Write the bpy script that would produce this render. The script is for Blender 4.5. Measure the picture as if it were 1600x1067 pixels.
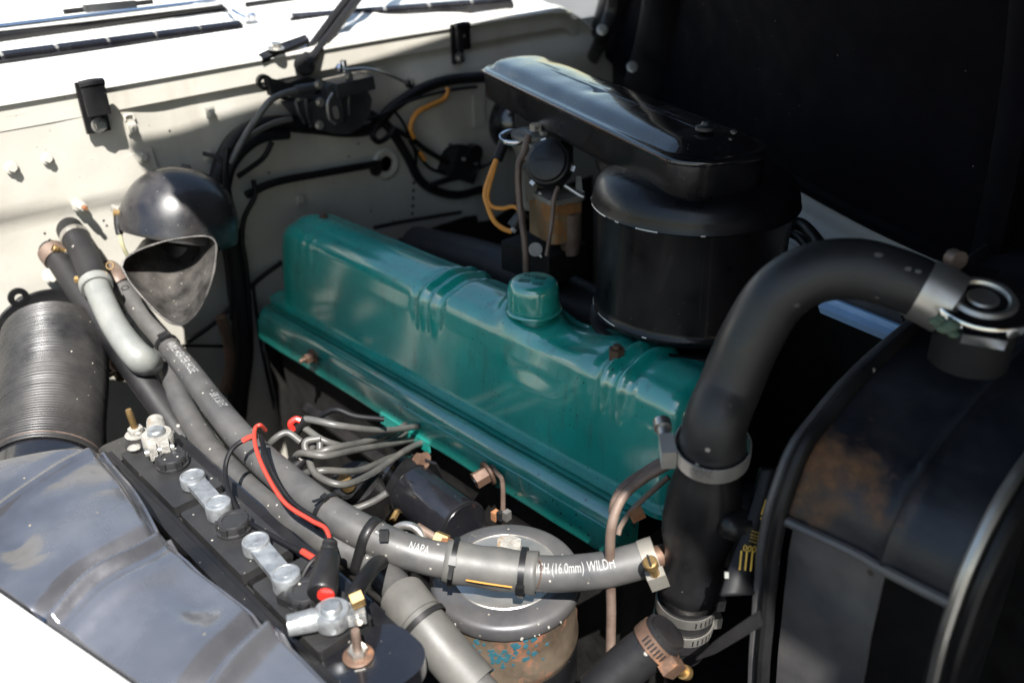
import bpy, bmesh, math, random
from mathutils import Vector, Matrix, Quaternion, noise
random.seed(7)
for o in list(bpy.data.objects): bpy.data.objects.remove(o)
scene = bpy.context.scene
COL = scene.collection
R_ = math.radians
V = Vector

# ------------------------------------------------------------------ camera, world, sun, exposure
CAM_ROT = Matrix(((0.69566367, -0.3183261, 0.643988), (0.71791982, 0.33972183, -0.60760202), (-0.0253612, 0.8850184, 0.46486475)))
CAM_POS = V((0, 0, .69))
cd = bpy.data.cameras.new('camera'); cam = bpy.data.objects.new('camera', cd); COL.objects.link(cam)
cam.matrix_world = Matrix.Translation(CAM_POS) @ CAM_ROT.to_4x4()
cd.sensor_width = 36; cd.lens = 30.2; cd.clip_start = .02; cd.clip_end = 500
cd.dof.use_dof = True; cd.dof.focus_distance = 1.06; cd.dof.aperture_fstop = 3.2
scene.camera = cam

SUN_TRAVEL = V((-.56, .42, -1.0)).normalized()          # direction the light travels
sun_from = -SUN_TRAVEL
w = bpy.data.worlds.new('World'); scene.world = w; w.use_nodes = True
nt = w.node_tree
sky = nt.nodes.new('ShaderNodeTexSky'); sky.sky_type = 'NISHITA'; sky.sun_disc = False
sky.sun_elevation = math.asin(sun_from.z); sky.sun_rotation = math.atan2(sun_from.x, sun_from.y)
sky.air_density = 1.6; sky.dust_density = 1.0
nt.links.new(sky.outputs[0], nt.nodes['Background'].inputs[0]); nt.nodes['Background'].inputs[1].default_value = .060
sl = bpy.data.lights.new('sun', 'SUN'); sl.energy = 5.0; sl.angle = R_(.53); sl.color = (1, .97, .92)
so = bpy.data.objects.new('sun', sl); COL.objects.link(so)
so.rotation_euler = SUN_TRAVEL.to_track_quat('-Z', 'Y').to_euler(); so.location = (0, -1, 4)
scene.view_settings.view_transform = 'Standard'; scene.view_settings.look = 'None'
scene.view_settings.gamma = 1; scene.view_settings.exposure = 1.6
scene.render.engine = 'CYCLES'

# ------------------------------------------------------------------ survey: sight lines of the photograph met with a plane of the car
FPX = 1342.29
def ray(x, y): return CAM_ROT @ V(((x - 800) / FPX, -(y - 533.5) / FPX, -1))
def D(x, y, d): return CAM_POS + ray(x, y) * d
def at(x, y, X=None, Y=None, Z=None):
    r = ray(x, y)
    if X is not None: t = X / r.x
    elif Y is not None: t = Y / r.y
    else: t = (Z - .69) / r.z
    return CAM_POS + r * t
FWX = -1.5
def fw(x, y, off=.03): return at(x, y, X=FWX + off)
VIEW = CAM_ROT @ V((0, 0, -1)); CR = CAM_ROT @ V((1, 0, 0)); CU = CAM_ROT @ V((0, 1, 0))

# ------------------------------------------------------------------ materials
MATS = {}
def mat(name, col, rough=.5, metal=0., coat=0., var=.2, vscale=9., dust=None, rust=None, specks=None, bump=None, spec=.5, rvar=.12, drip=None, rzone=None):
    m = bpy.data.materials.new(name); m.use_nodes = True; MATS[name] = m
    n = m.node_tree.nodes; L = m.node_tree.links.new
    b = n['Principled BSDF']
    geo = n.new('ShaderNodeNewGeometry'); P = geo.outputs['Position']
    def noise_(scale, detail=6, rgh=.6, src=P):
        t = n.new('ShaderNodeTexNoise'); t.inputs['Scale'].default_value = scale; t.inputs['Detail'].default_value = detail
        t.inputs['Roughness'].default_value = rgh; L(src, t.inputs['Vector']); return t.outputs['Fac']
    def ramp(src, a, c):
        r = n.new('ShaderNodeMapRange'); r.inputs[1].default_value = a; r.inputs[2].default_value = c; L(src, r.inputs[0]); return r.outputs[0]
    def mix(fac, A, B):
        x = n.new('ShaderNodeMix'); x.data_type = 'RGBA'; L(fac, x.inputs[0])
        for k, v in ((6, A), (7, B)):
            if isinstance(v, tuple): x.inputs[k].default_value = (*v, 1)
            else: L(v, x.inputs[k])
        return x.outputs[2]
    def mul(a, k):
        x = n.new('ShaderNodeMath'); x.operation = 'MULTIPLY'; L(a, x.inputs[0])
        if isinstance(k, (int, float)): x.inputs[1].default_value = k
        else: L(k, x.inputs[1])
        return x.outputs[0]
    def lay(t): return t if len(t) == 4 else t + (.5,)
    c = mix(ramp(noise_(vscale), .3, .7), tuple(v * (1 - var) for v in col), tuple(min(1, v * (1 + var)) for v in col))
    rg = n.new('ShaderNodeMapRange'); L(noise_(vscale * 2.3), rg.inputs[0]); rg.inputs[1].default_value = .3; rg.inputs[2].default_value = .7
    rg.inputs[3].default_value = max(.02, rough - rvar); rg.inputs[4].default_value = min(1, rough + rvar)
    rr = rg.outputs[0]
    def rmix(fac, to):
        nonlocal rr
        x = n.new('ShaderNodeMix'); L(fac, x.inputs[0]); L(rr, x.inputs[2]); x.inputs[3].default_value = to; rr = x.outputs[0]
    mt = None
    if drip:                                               # (colour, amount, scale) streaks running down
        mp = n.new('ShaderNodeMapping'); mp.inputs['Scale'].default_value = (1, 1, .12); L(P, mp.inputs[0])
        f = mul(ramp(noise_(drip[2], 4, .6, mp.outputs[0]), .55, .75), drip[1]); c = mix(f, c, drip[0]); rmix(f, .7)
    if dust:                                               # (colour, amount, scale): settles on up-facing surfaces
        f = mul(ramp(noise_(dust[2]), .35, .75), dust[1])
        c = mix(f, c, dust[0]); rmix(f, .85)
    if rust:                                               # (colour, threshold, scale)
        nn = noise_(rust[2], 8, .68)
        if rzone:                                          # rust that spreads from one place: (centre, radius)
            vd = n.new('ShaderNodeVectorMath'); vd.operation = 'DISTANCE'; L(P, vd.inputs[0]); vd.inputs[1].default_value = rzone[0]
            zr = n.new('ShaderNodeMapRange'); L(vd.outputs['Value'], zr.inputs[0]); zr.inputs[1].default_value = 0; zr.inputs[2].default_value = rzone[1]; zr.inputs[3].default_value = .28; zr.inputs[4].default_value = -.2
            ad = n.new('ShaderNodeMath'); ad.operation = 'ADD'; L(nn, ad.inputs[0]); L(zr.outputs[0], ad.inputs[1]); nn = ad.outputs[0]
        f = ramp(nn, rust[1], rust[1] + (.22 if rzone else .07))
        rc = mix(ramp(noise_(rust[2] * 4), .3, .7), tuple(v * .45 for v in rust[0]), rust[0])
        c = mix(f, c, rc); rmix(f, .9); mt = f
    if specks:                                             # (colour, size, scale)
        v = n.new('ShaderNodeTexVoronoi'); v.inputs['Scale'].default_value = specks[2]; L(P, v.inputs['Vector'])
        f = mul(ramp(v.outputs['Distance'], specks[1], specks[1] * .6), ramp(noise_(specks[2] * .13), .44, .52))
        c = mix(f, c, specks[0]); rmix(f, .8)
    L(c, b.inputs['Base Color']); L(rr, b.inputs['Roughness'])
    b.inputs['Metallic'].default_value = metal
    if mt is not None and metal > 0:
        x = n.new('ShaderNodeMath'); x.operation = 'MULTIPLY_ADD'; L(mt, x.inputs[0]); x.inputs[1].default_value = -metal; x.inputs[2].default_value = metal
        L(x.outputs[0], b.inputs['Metallic'])
    b.inputs['Specular IOR Level'].default_value = spec
    b.inputs['Coat Weight'].default_value = coat; b.inputs['Coat Roughness'].default_value = .06
    if name.startswith('teal'): b.inputs['Coat Roughness'].default_value = .145; b.inputs['Coat IOR'].default_value = 2.15
    if bump:
        bp = n.new('ShaderNodeBump'); bp.inputs['Strength'].default_value = bump[1]; bp.inputs['Distance'].default_value = bump[2] if len(bump) > 2 else .002
        L(noise_(bump[0], 5, .65), bp.inputs['Height']); L(bp.outputs[0], b.inputs['Normal'])
    return m
tan = (.30, .24, .17)
mat('cream', (.44, .425, .38), .38, coat=.2, var=.10, vscale=3, dust=((.20, .165, .125), .5, 6), drip=((.24, .20, .15), .35, 14), specks=((.12, .08, .05), .07, 60), bump=(14, .12, .006))
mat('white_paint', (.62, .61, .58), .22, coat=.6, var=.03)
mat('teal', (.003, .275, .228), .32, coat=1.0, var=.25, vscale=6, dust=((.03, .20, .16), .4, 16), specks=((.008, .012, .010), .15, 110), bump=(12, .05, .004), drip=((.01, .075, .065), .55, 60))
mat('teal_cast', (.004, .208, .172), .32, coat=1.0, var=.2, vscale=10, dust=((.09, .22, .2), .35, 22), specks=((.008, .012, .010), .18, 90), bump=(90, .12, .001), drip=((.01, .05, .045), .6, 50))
mat('black_gloss', (.006, .006, .008), .16, coat=.8, var=.3, specks=((.12, .11, .1), .06, 90), bump=(6, .05, .004), dust=((.025, .025, .026), .25, 14))
mat('black_satin', (.005, .005, .006), .34, spec=.35, coat=.05, var=.3, dust=((.03, .028, .026), .35, 12), specks=((.2, .18, .16), .06, 80), bump=(60, .08, .001))
mat('cleaner_black', (.003, .003, .004), .30, var=.3, spec=.35, coat=.1, dust=((.012, .012, .013), .35, 10), specks=((.2, .18, .16), .05, 80), bump=(7, .06, .004))
mat('horn_black', (.006, .006, .009), .17, var=.3, coat=.25, dust=((.06, .055, .05), .5, 12), specks=((.3, .28, .25), .07, 90), bump=(8, .08, .004))
mat('hose_black', (.010, .010, .011), .38, var=.3, spec=.5, dust=((.04, .038, .036), .5, 9), specks=((.3, .28, .25), .12, 38), bump=(100, .12, .001))
mat('black_matt', (.005, .005, .006), .62, var=.3, spec=.3, dust=((.02, .018, .016), .4, 14), bump=(80, .15, .001))
mat('hood_black', (.0015, .0015, .003), .85, var=.3, specks=((.25, .24, .22), .05, 35), spec=.08)
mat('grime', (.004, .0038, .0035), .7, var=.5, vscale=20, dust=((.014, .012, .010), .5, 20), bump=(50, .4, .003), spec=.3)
mat('iron_black', (.005, .005, .006), .42, spec=.35, var=.4, dust=((.04, .035, .03), .3, 18), rust=((.09, .045, .025), .66, 20), bump=(110, .35, .0015))
mat('rubber_grey', (.045, .045, .046), .32, var=.3, dust=((.105, .098, .09), .6, 16), specks=((.4, .37, .32), .12, 75), bump=(130, .14, .0008))
mat('rubber_black', (.007, .007, .008), .42, var=.3, spec=.3, dust=((.026, .024, .023), .5, 9), specks=((.3, .28, .25), .11, 38), bump=(100, .12, .001))
mat('sleeve_grey', (.058, .057, .055), .5, var=.15, dust=((.16, .15, .13), .45, 14), bump=(90, .15, .001))
mat('duct_black', (.014, .014, .015), .30, var=.25, dust=((.085, .075, .065), .4, 9), specks=((.4, .36, .3), .07, 55))
mat('pipe_grey', (.13, .138, .13), .35, var=.12, dust=((.35, .33, .3), .4, 12), coat=.2)
mat('shield_blue', (.20, .205, .23), .14, coat=.6, var=.35, vscale=7, metal=.78, rvar=.06, dust=((.24, .23, .23), .40, 7), specks=((.4, .33, .22), .05, 34), rust=((.42, .30, .17), .71, 11), bump=(16, .10, .004))
mat('battery_black', (.012, .012, .013), .38, var=.25, dust=((.032, .031, .03), .5, 13), specks=((.35, .33, .3), .11, 70), bump=(120, .12, .001))
mat('tar_black', (.006, .006, .006), .2, var=.3, bump=(60, .6, .003))
mat('lead', (.30, .31, .32), .32, metal=.7, var=.3, vscale=60, dust=((.34, .37, .38), .5, 60), bump=(120, .25, .001))
mat('corrosion', (.22, .21, .19), .85, var=.3, vscale=60, rust=((.22, .15, .09), .58, 40), bump=(130, .9, .004))
mat('steel', (.52, .50, .47), .3, metal=.9, var=.12, dust=((.3, .26, .2), .35, 20), rust=((.2, .1, .05), .68, 40))
mat('bright_steel', (.85, .82, .77), .36, metal=.85, var=.08)
mat('chrome', (.75, .75, .76), .1, metal=1, var=.05, bump=(20, .05, .002))
mat('brass', (.34, .22, .09), .36, metal=.85, var=.2, dust=((.2, .15, .09), .4, 25))
mat('brown_metal', (.105, .062, .042), .55, metal=.35, var=.3, vscale=30, rust=((.2, .095, .05), .55, 30), bump=(120, .2, .001))
mat('copper_old', (.11, .072, .055), .45, metal=.3, var=.3, vscale=25, dust=((.2, .16, .13), .5, 25), bump=(130, .2, .001))
mat('rust', (.20, .085, .035), .85, var=.4, vscale=30, bump=(70, .6, .003))
mat('filter_lid', (.06, .06, .065), .34, metal=.3, coat=.25, var=.3, dust=((.16, .145, .125), .45, 12), rust=((.30, .24, .17), .67, 30), specks=((.3, .27, .22), .10, 60), bump=(80, .1, .001))
mat('filter_dish', (.40, .385, .36), .30, metal=.15, var=.15, dust=((.25, .21, .16), .5, 15), specks=((.12, .08, .05), .1, 60))
mat('filter_body', (.07, .052, .036), .42, metal=.35, var=.5, vscale=12, rust=((.15, .055, .025), .50, 11), dust=((.16, .13, .10), .4, 12), bump=(60, .2, .001))
mat('blue_flake', (.018, .075, .10), .5, var=.3, vscale=40)
mat('carb_grey', (.22, .21, .19), .5, metal=.45, var=.25, dust=((.10, .08, .05), .5, 25), bump=(110, .25, .001))
mat('carb_rust', (.20, .115, .05), .6, metal=.25, var=.4, vscale=25, rust=((.30, .13, .04), .5, 22), dust=((.30, .29, .22), .4, 30))
mat('motor_grey', (.026, .028, .031), .42, metal=.4, var=.25, dust=((.12, .12, .12), .35, 20), bump=(70, .15, .001))
mat('wire_grey', (.055, .054, .052), .36, var=.25, dust=((.16, .15, .13), .4, 25))
mat('wire_black', (.004, .004, .005), .45, spec=.25, var=.2, dust=((.018, .018, .018), .3, 25))
mat('wire_red', (.36, .035, .022), .38, var=.1)
mat('wire_orange', (.55, .22, .03), .42, var=.15, vscale=30, dust=((.3, .15, .05), .3, 40))
mat('wire_olive', (.30, .28, .17), .5, var=.15)
mat('print_white', (.26, .26, .255), .7, var=.15, vscale=120)
mat('print_yellow', (.75, .46, .06), .6, var=.15)
mat('red_plastic', (.45, .025, .018), .35, var=.08)
mat('blue_paint', (.20, .36, .62), .35, coat=.3, var=.12, dust=((.3, .28, .25), .2, 20))
mat('panel_grey', (.065, .065, .072), .42, metal=.2, var=.15, dust=((.25, .22, .18), .35, 9), specks=((.05, .04, .03), .12, 30))
mat('tank_black', (.006, .007, .010), .36, spec=.4, coat=.05, var=.3, rust=((.13, .065, .03), .57, 16), rzone=(tuple(at(1285, 745, X=-.258)), .15), dust=((.05, .05, .06), .5, 7), bump=(22, .3, .004))
mat('verdigris', (.09, .13, .09), .85, var=.3, vscale=60)
mat('gasket', (.02, .018, .012), .8, var=.4, vscale=60, dust=((.25, .22, .12), .35, 60))
mat('concrete', (.09, .09, .088), .85, var=.15, vscale=2)
mat('bare_edge', (.55, .53, .48), .45, metal=.5, var=.25, vscale=60)
gl = mat('dark_glass', (.02, .025, .03), .05, var=.05)
mat('yellow_goo', (.38, .24, .06), .7, var=.35, vscale=60, bump=(120, .8, .004))

# ------------------------------------------------------------------ object helpers
WLOC = {}
def finish(o, parent):
    COL.objects.link(o)
    return o
def thing(name, label, cat, loc, group=None):
    o = bpy.data.objects.new(name, None); COL.objects.link(o); o.empty_display_size = .02
    o.location = loc; WLOC[o.name] = V(loc); o['label'] = label; o['category'] = cat
    if group: o['group'] = group
    return o
def tag(o, label, cat, group=None):
    o['label'] = label; o['category'] = cat
    if group: o['group'] = group
    return o
def frame(origin, zdir, xhint=None):
    z = V(zdir).normalized()
    xh = V(xhint) if xhint is not None else (V((0, 0, 1)) if abs(z.z) < .9 else V((1, 0, 0)))
    x = (xh - z * xh.dot(z)).normalized(); y = z.cross(x)
    return Matrix(((x.x, y.x, z.x, origin[0]), (x.y, y.y, z.y, origin[1]), (x.z, y.z, z.z, origin[2]), (0, 0, 0, 1)))
def spline(pts, sub=8):
    pts = [V(p) for p in pts]
    if len(pts) == 2: return [pts[0].lerp(pts[1], i / sub) for i in range(sub + 1)]
    ext = [pts[0] * 2 - pts[1]] + pts + [pts[-1] * 2 - pts[-2]]
    out = []
    for i in range(1, len(ext) - 2):
        a, b, c, d = ext[i - 1:i + 3]
        for k in range(sub):
            t = k / sub; t2 = t * t; t3 = t2 * t
            out.append(.5 * ((2 * b) + (c - a) * t + (2 * a - 5 * b + 4 * c - d) * t2 + (3 * b - a - 3 * c + d) * t3))
    out.append(pts[-1]); return out
def frames(path):
    n = len(path); T = [(path[min(i + 1, n - 1)] - path[max(i - 1, 0)]).normalized() for i in range(n)]
    u = T[0].cross(V((.3, .2, 1))).normalized(); U = []
    for i in range(n):
        u = (u - T[i] * u.dot(T[i])).normalized(); U.append(u.copy())
    return T, U
class G:
    def __init__(s): s.v = []; s.f = []
    def add(s, vs, fs, M=None):
        o = len(s.v); s.v += [(M @ V(v)) if M is not None else V(v) for v in vs]; s.f += [tuple(i + o for i in f) for f in fs]; return s
    def tube(s, pts, r, n=12, sub=8, caps=True, raw=False, oval=1.0):
        path = pts if raw else spline(pts, sub); T, U = frames(path); m = len(path)
        vs = []; fs = []
        for i in range(m):
            if callable(r): rr = r(i / (m - 1))
            elif isinstance(r, (list, tuple)):
                q = i / (m - 1) * (len(r) - 1); k = min(int(q), len(r) - 2); rr = r[k] + (r[k + 1] - r[k]) * (q - k)
            else: rr = r
            B = T[i].cross(U[i])
            for k in range(n):
                a = 2 * math.pi * k / n; vs.append(path[i] + U[i] * math.cos(a) * rr + B * math.sin(a) * rr * oval)
        for i in range(m - 1):
            for k in range(n):
                fs.append((i * n + k, i * n + (k + 1) % n, (i + 1) * n + (k + 1) % n, (i + 1) * n + k))
        if caps: fs.append(tuple(reversed(range(n)))); fs.append(tuple(range((m - 1) * n, m * n)))
        return s.add(vs, fs)
    def lathe(s, prof, n=32, M=None, closed=False, a0=0, a1=2 * math.pi):
        vs = []; fs = []; m = len(prof); full = abs(a1 - a0 - 2 * math.pi) < 1e-6; nn = n if full else n + 1
        for (r, z) in prof:
            for k in range(nn):
                a = a0 + (a1 - a0) * k / n; vs.append((r * math.cos(a), r * math.sin(a), z))
        for i in range(m if closed else m - 1):
            j = (i + 1) % m
            for k in range(n):
                k2 = (k + 1) % nn
                fs.append((i * nn + k, i * nn + k2, j * nn + k2, j * nn + k))
        if full and not closed:
            if prof[0][0] > 1e-5: fs.append(tuple(reversed(range(nn))))
            if prof[-1][0] > 1e-5: fs.append(tuple(range((m - 1) * nn, m * nn)))
        return s.add(vs, fs, M)
    def prism(s, poly, z0, z1, M=None, bev=0, seg=2):
        bm = bmesh.new(); a = [bm.verts.new((p[0], p[1], z0)) for p in poly]; b = [bm.verts.new((p[0], p[1], z1)) for p in poly]; n = len(poly)
        bm.faces.new(list(reversed(a))); bm.faces.new(b)
        for i in range(n): bm.faces.new((a[i], a[(i + 1) % n], b[(i + 1) % n], b[i]))
        if bev:
            es = [e for e in bm.edges if e.calc_face_angle(0) > .35]
            bmesh.ops.bevel(bm, geom=es, offset=bev, segments=seg, profile=.5, affect='EDGES', clamp_overlap=True)
        bm.verts.index_update(); s.add([v.co.copy() for v in bm.verts], [[v.index for v in f.verts] for f in bm.faces], M); bm.free(); return s
    def box(s, sx, sy, sz, M=None, bev=0, seg=2):
        x, y = sx / 2, sy / 2
        return s.prism([(-x, -y), (x, -y), (x, y), (-x, y)], -sz / 2, sz / 2, M, bev, seg)
    def grid(s, fn, nu, nv, thick=None, M=None):
        vs = [V(fn(i / nu, j / nv)) for i in range(nu + 1) for j in range(nv + 1)]
        idx = lambda i, j: i * (nv + 1) + j
        fs = [(idx(i, j), idx(i + 1, j), idx(i + 1, j + 1), idx(i, j + 1)) for i in range(nu) for j in range(nv)]
        if thick:
            o = len(vs); t = V(thick); vs += [v + t for v in vs]
            fs += [tuple(i + o for i in reversed(f)) for f in fs]
            edge = [idx(i, 0) for i in range(nu + 1)] + [idx(nu, j) for j in range(1, nv + 1)] + [idx(i, nv) for i in range(nu - 1, -1, -1)] + [idx(0, j) for j in range(nv - 1, 0, -1)]
            fs += [(edge[(k + 1) % len(edge)], edge[k], edge[k] + o, edge[(k + 1) % len(edge)] + o) for k in range(len(edge))]
        return s.add(vs, fs, M)
    def build(s, name, m, parent=None, sharp=38, mats=None):
        lo = V((min(v.x for v in s.v), min(v.y for v in s.v), min(v.z for v in s.v))); hi = V((max(v.x for v in s.v), max(v.y for v in s.v), max(v.z for v in s.v)))
        c = (lo + hi) / 2
        if parent is None: c.z = lo.z
        me = bpy.data.meshes.new(name); me.from_pydata([v - c for v in s.v], [], s.f)
        bm = bmesh.new(); bm.from_mesh(me); bmesh.ops.recalc_face_normals(bm, faces=bm.faces)
        for e in bm.edges:
            if len(e.link_faces) == 2 and e.calc_face_angle(0) > R_(sharp): e.smooth = False
        for f in bm.faces: f.smooth = True
        bm.to_mesh(me); bm.free()
        me.materials.append(MATS[m])
        o = bpy.data.objects.new(name, me); COL.objects.link(o)
        if parent is not None: o.parent = parent; o.location = c - WLOC[parent.name]
        else: o.location = c
        WLOC[o.name] = c
        return o
SHARED = {}
def stamp(name, key, make, m, M, parent, scale=(1, 1, 1)):
    """one shared mesh placed many times"""
    k = (key, m)
    if k not in SHARED:
        g = G(); make(g); t = g.build('tmp', m); SHARED[k] = t.data; t.data.name = key
        # mesh data is centred on its own box: undo the offset
        t.data.transform(Matrix.Translation(t.location)); bpy.data.objects.remove(t)
    o = bpy.data.objects.new(name, SHARED[k]); COL.objects.link(o); loc = M.to_translation()
    o.rotation_mode = 'QUATERNION'; o.rotation_quaternion = M.to_quaternion(); o.scale = scale
    if parent is not None: o.parent = parent; o.location = loc - WLOC[parent.name]
    else: o.location = loc
    WLOC[o.name] = loc
    return o
def _hex(g):
    p = [(math.cos(math.pi / 3 * k), math.sin(math.pi / 3 * k)) for k in range(6)]; g.prism(p, 0, 1, bev=.1, seg=1)
def _bolt(g):
    g.lathe([(1.5, 0), (1.5, .16), (1.42, .2), (.9, .2)], 20)
    p = [(math.cos(math.pi / 3 * k), math.sin(math.pi / 3 * k)) for k in range(6)]; g.prism(p, .2, 1.05, bev=.1, seg=1)
def _stud(g): g.lathe([(.0, 0), (1, 0), (1, .86), (.85, 1), (0, 1)], 14)
def bolt(name, p, d, s, m, parent, h=None, rot=0):
    return stamp(name, 'hex_bolt', _bolt, m, frame(p, d) @ Matrix.Rotation(rot, 4, 'Z'), parent, (s, s, h or s))
def nut(name, p, d, s, h, m, parent, rot=0):
    return stamp(name, 'hex_nut', _hex, m, frame(p, d) @ Matrix.Rotation(rot, 4, 'Z'), parent, (s, s, h))
def stud(name, p, d, r, h, m, parent): return stamp(name, 'round_stud', _stud, m, frame(p, d), parent, (r, r, h))

def text_mesh(body, size, sub=0):
    cu = bpy.data.curves.new('t', 'FONT'); cu.body = body; cu.size = size; cu.resolution_u = 2
    to = bpy.data.objects.new('t', cu); COL.objects.link(to)
    dg = bpy.context.evaluated_depsgraph_get(); dg.update()
    me = bpy.data.meshes.new_from_object(to.evaluated_get(dg))
    bm = bmesh.new(); bm.from_mesh(me); bmesh.ops.triangulate(bm, faces=bm.faces)
    if sub: bmesh.ops.subdivide_edges(bm, edges=bm.edges, cuts=sub, use_grid_fill=True)
    bm.verts.index_update()
    vs = [v.co.copy() for v in bm.verts]; fs = [[v.index for v in f.verts] for f in bm.faces]; bm.free()
    bpy.data.objects.remove(to); return vs, fs
def wrap_text(path, r, body, size, s0, facing, name, m, parent, flip=False, lift=.0005, up=None, xs=.58):
    """print laid round a hose: baseline along the hose at arc length s0, centred on the side that faces 'facing'"""
    vs, fs = text_mesh(body, size, 4); vs = [V((v.x * xs, v.y, 0)) for v in vs]
    acc = [0]
    for i in range(1, len(path)): acc.append(acc[-1] + (path[i] - path[i - 1]).length)
    T, U = frames(path); out = []
    for v in vs:
        sx = min(max(s0 + v.x, 0), acc[-1] - 1e-4); k = 0
        while acc[k + 1] < sx: k += 1
        t = (sx - acc[k]) / (acc[k + 1] - acc[k]); p = path[k].lerp(path[k + 1], t); tt = T[k].lerp(T[k + 1], t).normalized()
        f = V(facing); f = (f - tt * f.dot(tt)).normalized(); sd = f.cross(tt)
        rr = r((sx / acc[-1])) if callable(r) else r
        a = (v.y - size * .35) / rr
        out.append(p + (f * math.cos(a) + sd * math.sin(a)) * (rr + lift))
    return G().add(out, fs).build(name, m, parent)
def clamp(p, d, r, label, m='steel', screw='brass', wdt=.012, ang=0., group='hose clamps', slots=7):
    t = thing('hose_clamp', label, 'hose clamp', p, group); M = frame(p, d) @ Matrix.Rotation(ang, 4, 'Z')
    w2 = wdt / 2
    G().lathe([(r, -w2), (r + .0015, -w2), (r + .0018, 0), (r + .0015, w2), (r, w2)], 36, M, closed=True).build('band', m, t)
    G().box(wdt * .75, wdt * 1.4, wdt * 1.25, M @ Matrix.Translation((r + wdt * .42, 0, 0)), .0015).build('screw_housing', m, t)
    Ms = M @ Matrix.Translation((r + wdt * .45, -wdt * .7, 0)) @ Matrix.Rotation(math.pi / 2, 4, 'X')
    sc = G().lathe([(0, 0), (wdt * .34, 0), (wdt * .34, wdt * .9), (wdt * .5, wdt * .92), (wdt * .5, wdt * 1.45), (wdt * .4, wdt * 1.55), (0, wdt * 1.55)], 14, Ms).build('screw', screw, t)
    G().box(wdt * .9, wdt * .14, wdt * .12, Ms @ Matrix.Translation((0, 0, wdt * 1.57))).build('slot', 'black_matt', sc)
    for k in range(slots):
        a = .5 + k * .17
        stamp('slot', 'clamp_slot', lambda g: g.box(1, .22, .1), 'black_matt', frame(M @ V(((r + .0017) * math.cos(a), (r + .0017) * math.sin(a), 0)), M.to_3x3() @ V((math.cos(a), math.sin(a), 0)), M.to_3x3() @ V((0, 0, 1))), t, (wdt * .6, wdt * .6, .004))
    return t
def ziptie(p, d, r, label, ang=0., wdt=.006, oval=1.0, tail=.02):
    t = thing('cable_tie', label, 'cable tie', p, 'black cable ties on the hoses'); M = frame(p, d) @ Matrix.Rotation(ang, 4, 'Z')
    w2 = wdt / 2
    S = Matrix.Diagonal((1, oval, 1, 1))
    G().lathe([(r, -w2), (r + .0014, -w2), (r + .0014, w2), (r, w2)], 32, M @ S, closed=True).build('strap', 'black_satin', t)
    G().box(.006, wdt * 1.5, wdt * 1.35, M @ Matrix.Translation((r + .0025, 0, 0)), .001).build('head', 'black_satin', t)
    if tail: G().box(.0014, tail, wdt * .8, M @ Matrix.Translation((r + .006, tail * .45, 0)) @ Matrix.Rotation(-.45, 4, 'Z')).build('tail', 'black_satin', t)
    return t
def nz(x, y, s, a=0.): return noise.noise(V((x * s + a, y * s - a, a * 1.7)))
def bumpf(x, c, wd): return math.exp(-((x - c) / wd) ** 2)
def sstep(a, b, x):
    t = min(1, max(0, (x - a) / (b - a))); return t * t * (3 - 2 * t)

# ================================================================== SETTING
gr = G().grid(lambda u, v: (-40 + 80 * u, -40 + 80 * v, -.95), 4, 4).build('ground', 'concrete'); gr['kind'] = 'structure'

# --- firewall (pressed panel, cream)
fwall = thing('firewall', 'cream painted pressed steel firewall behind the engine', 'firewall', (FWX, .9, -.65))
def f_wall(u, v):
    Y = -.25 + 2.05 * u; z = -.65 + 1.055 * v
    x = FWX
    x += .010 * sstep(.238, .262, z + .07 * (Y - .3)) * sstep(.62, .5, Y)            # stepped crease on the left
    x += .030 * sstep(1.18, 1.25, Y + .35 * (z - .1)) * sstep(.40, .32, z)           # raised heater plenum on the right
    x += 0
    x += .012 * bumpf(Y, .60 + (.3 - z) * .1, .012) * sstep(.02, .1, z) * sstep(.30, .2, z)
    x -= .014 * bumpf((Y - .88) + (z - .30) * .5, 0, .03) * bumpf(z, .28, .06)
    x += .004 * nz(Y, z, 4.0) + .0015 * nz(Y, z, 13., 3)
    return (x, Y, z)
G().grid(f_wall, 120, 80, thick=(-.004, 0, 0)).build('panel', 'cream', fwall, 60)
G().grid(lambda u, v: (FWX + .03 + .03 * (1 - v), .70 + 1.0 * u, -.65 + (.60 + .06 * sstep(.1, .3, u)) * v), 10, 10, thick=(-.01, 0, 0)).build('gap_shade_sheet', 'grime', fwall)  # dark sheet added for the near-black shade in the gaps by the block
# seam lip along the top of the firewall, under the cowl
def cowl_line(px):     # lower edge of the cowl lip in the photograph, at the firewall plane
    return None
YL = [-.25, .35, .72, .985, 1.3, 1.55, 1.66, 1.70]
def lip_bot(Y):
    z = .383 + .010 * sstep(.3, 1.2, Y)
    return z - .14 * sstep(1.60, 1.74, Y)
lipo = G().grid(lambda u, v: (FWX + .010 - .002 * v, -.25 + 1.98 * u, lip_bot(-.25 + 1.98 * u) + .046 * v), 90, 4, thick=(-.006, 0, 0)).build('seam_lip', 'cream', fwall)
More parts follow.
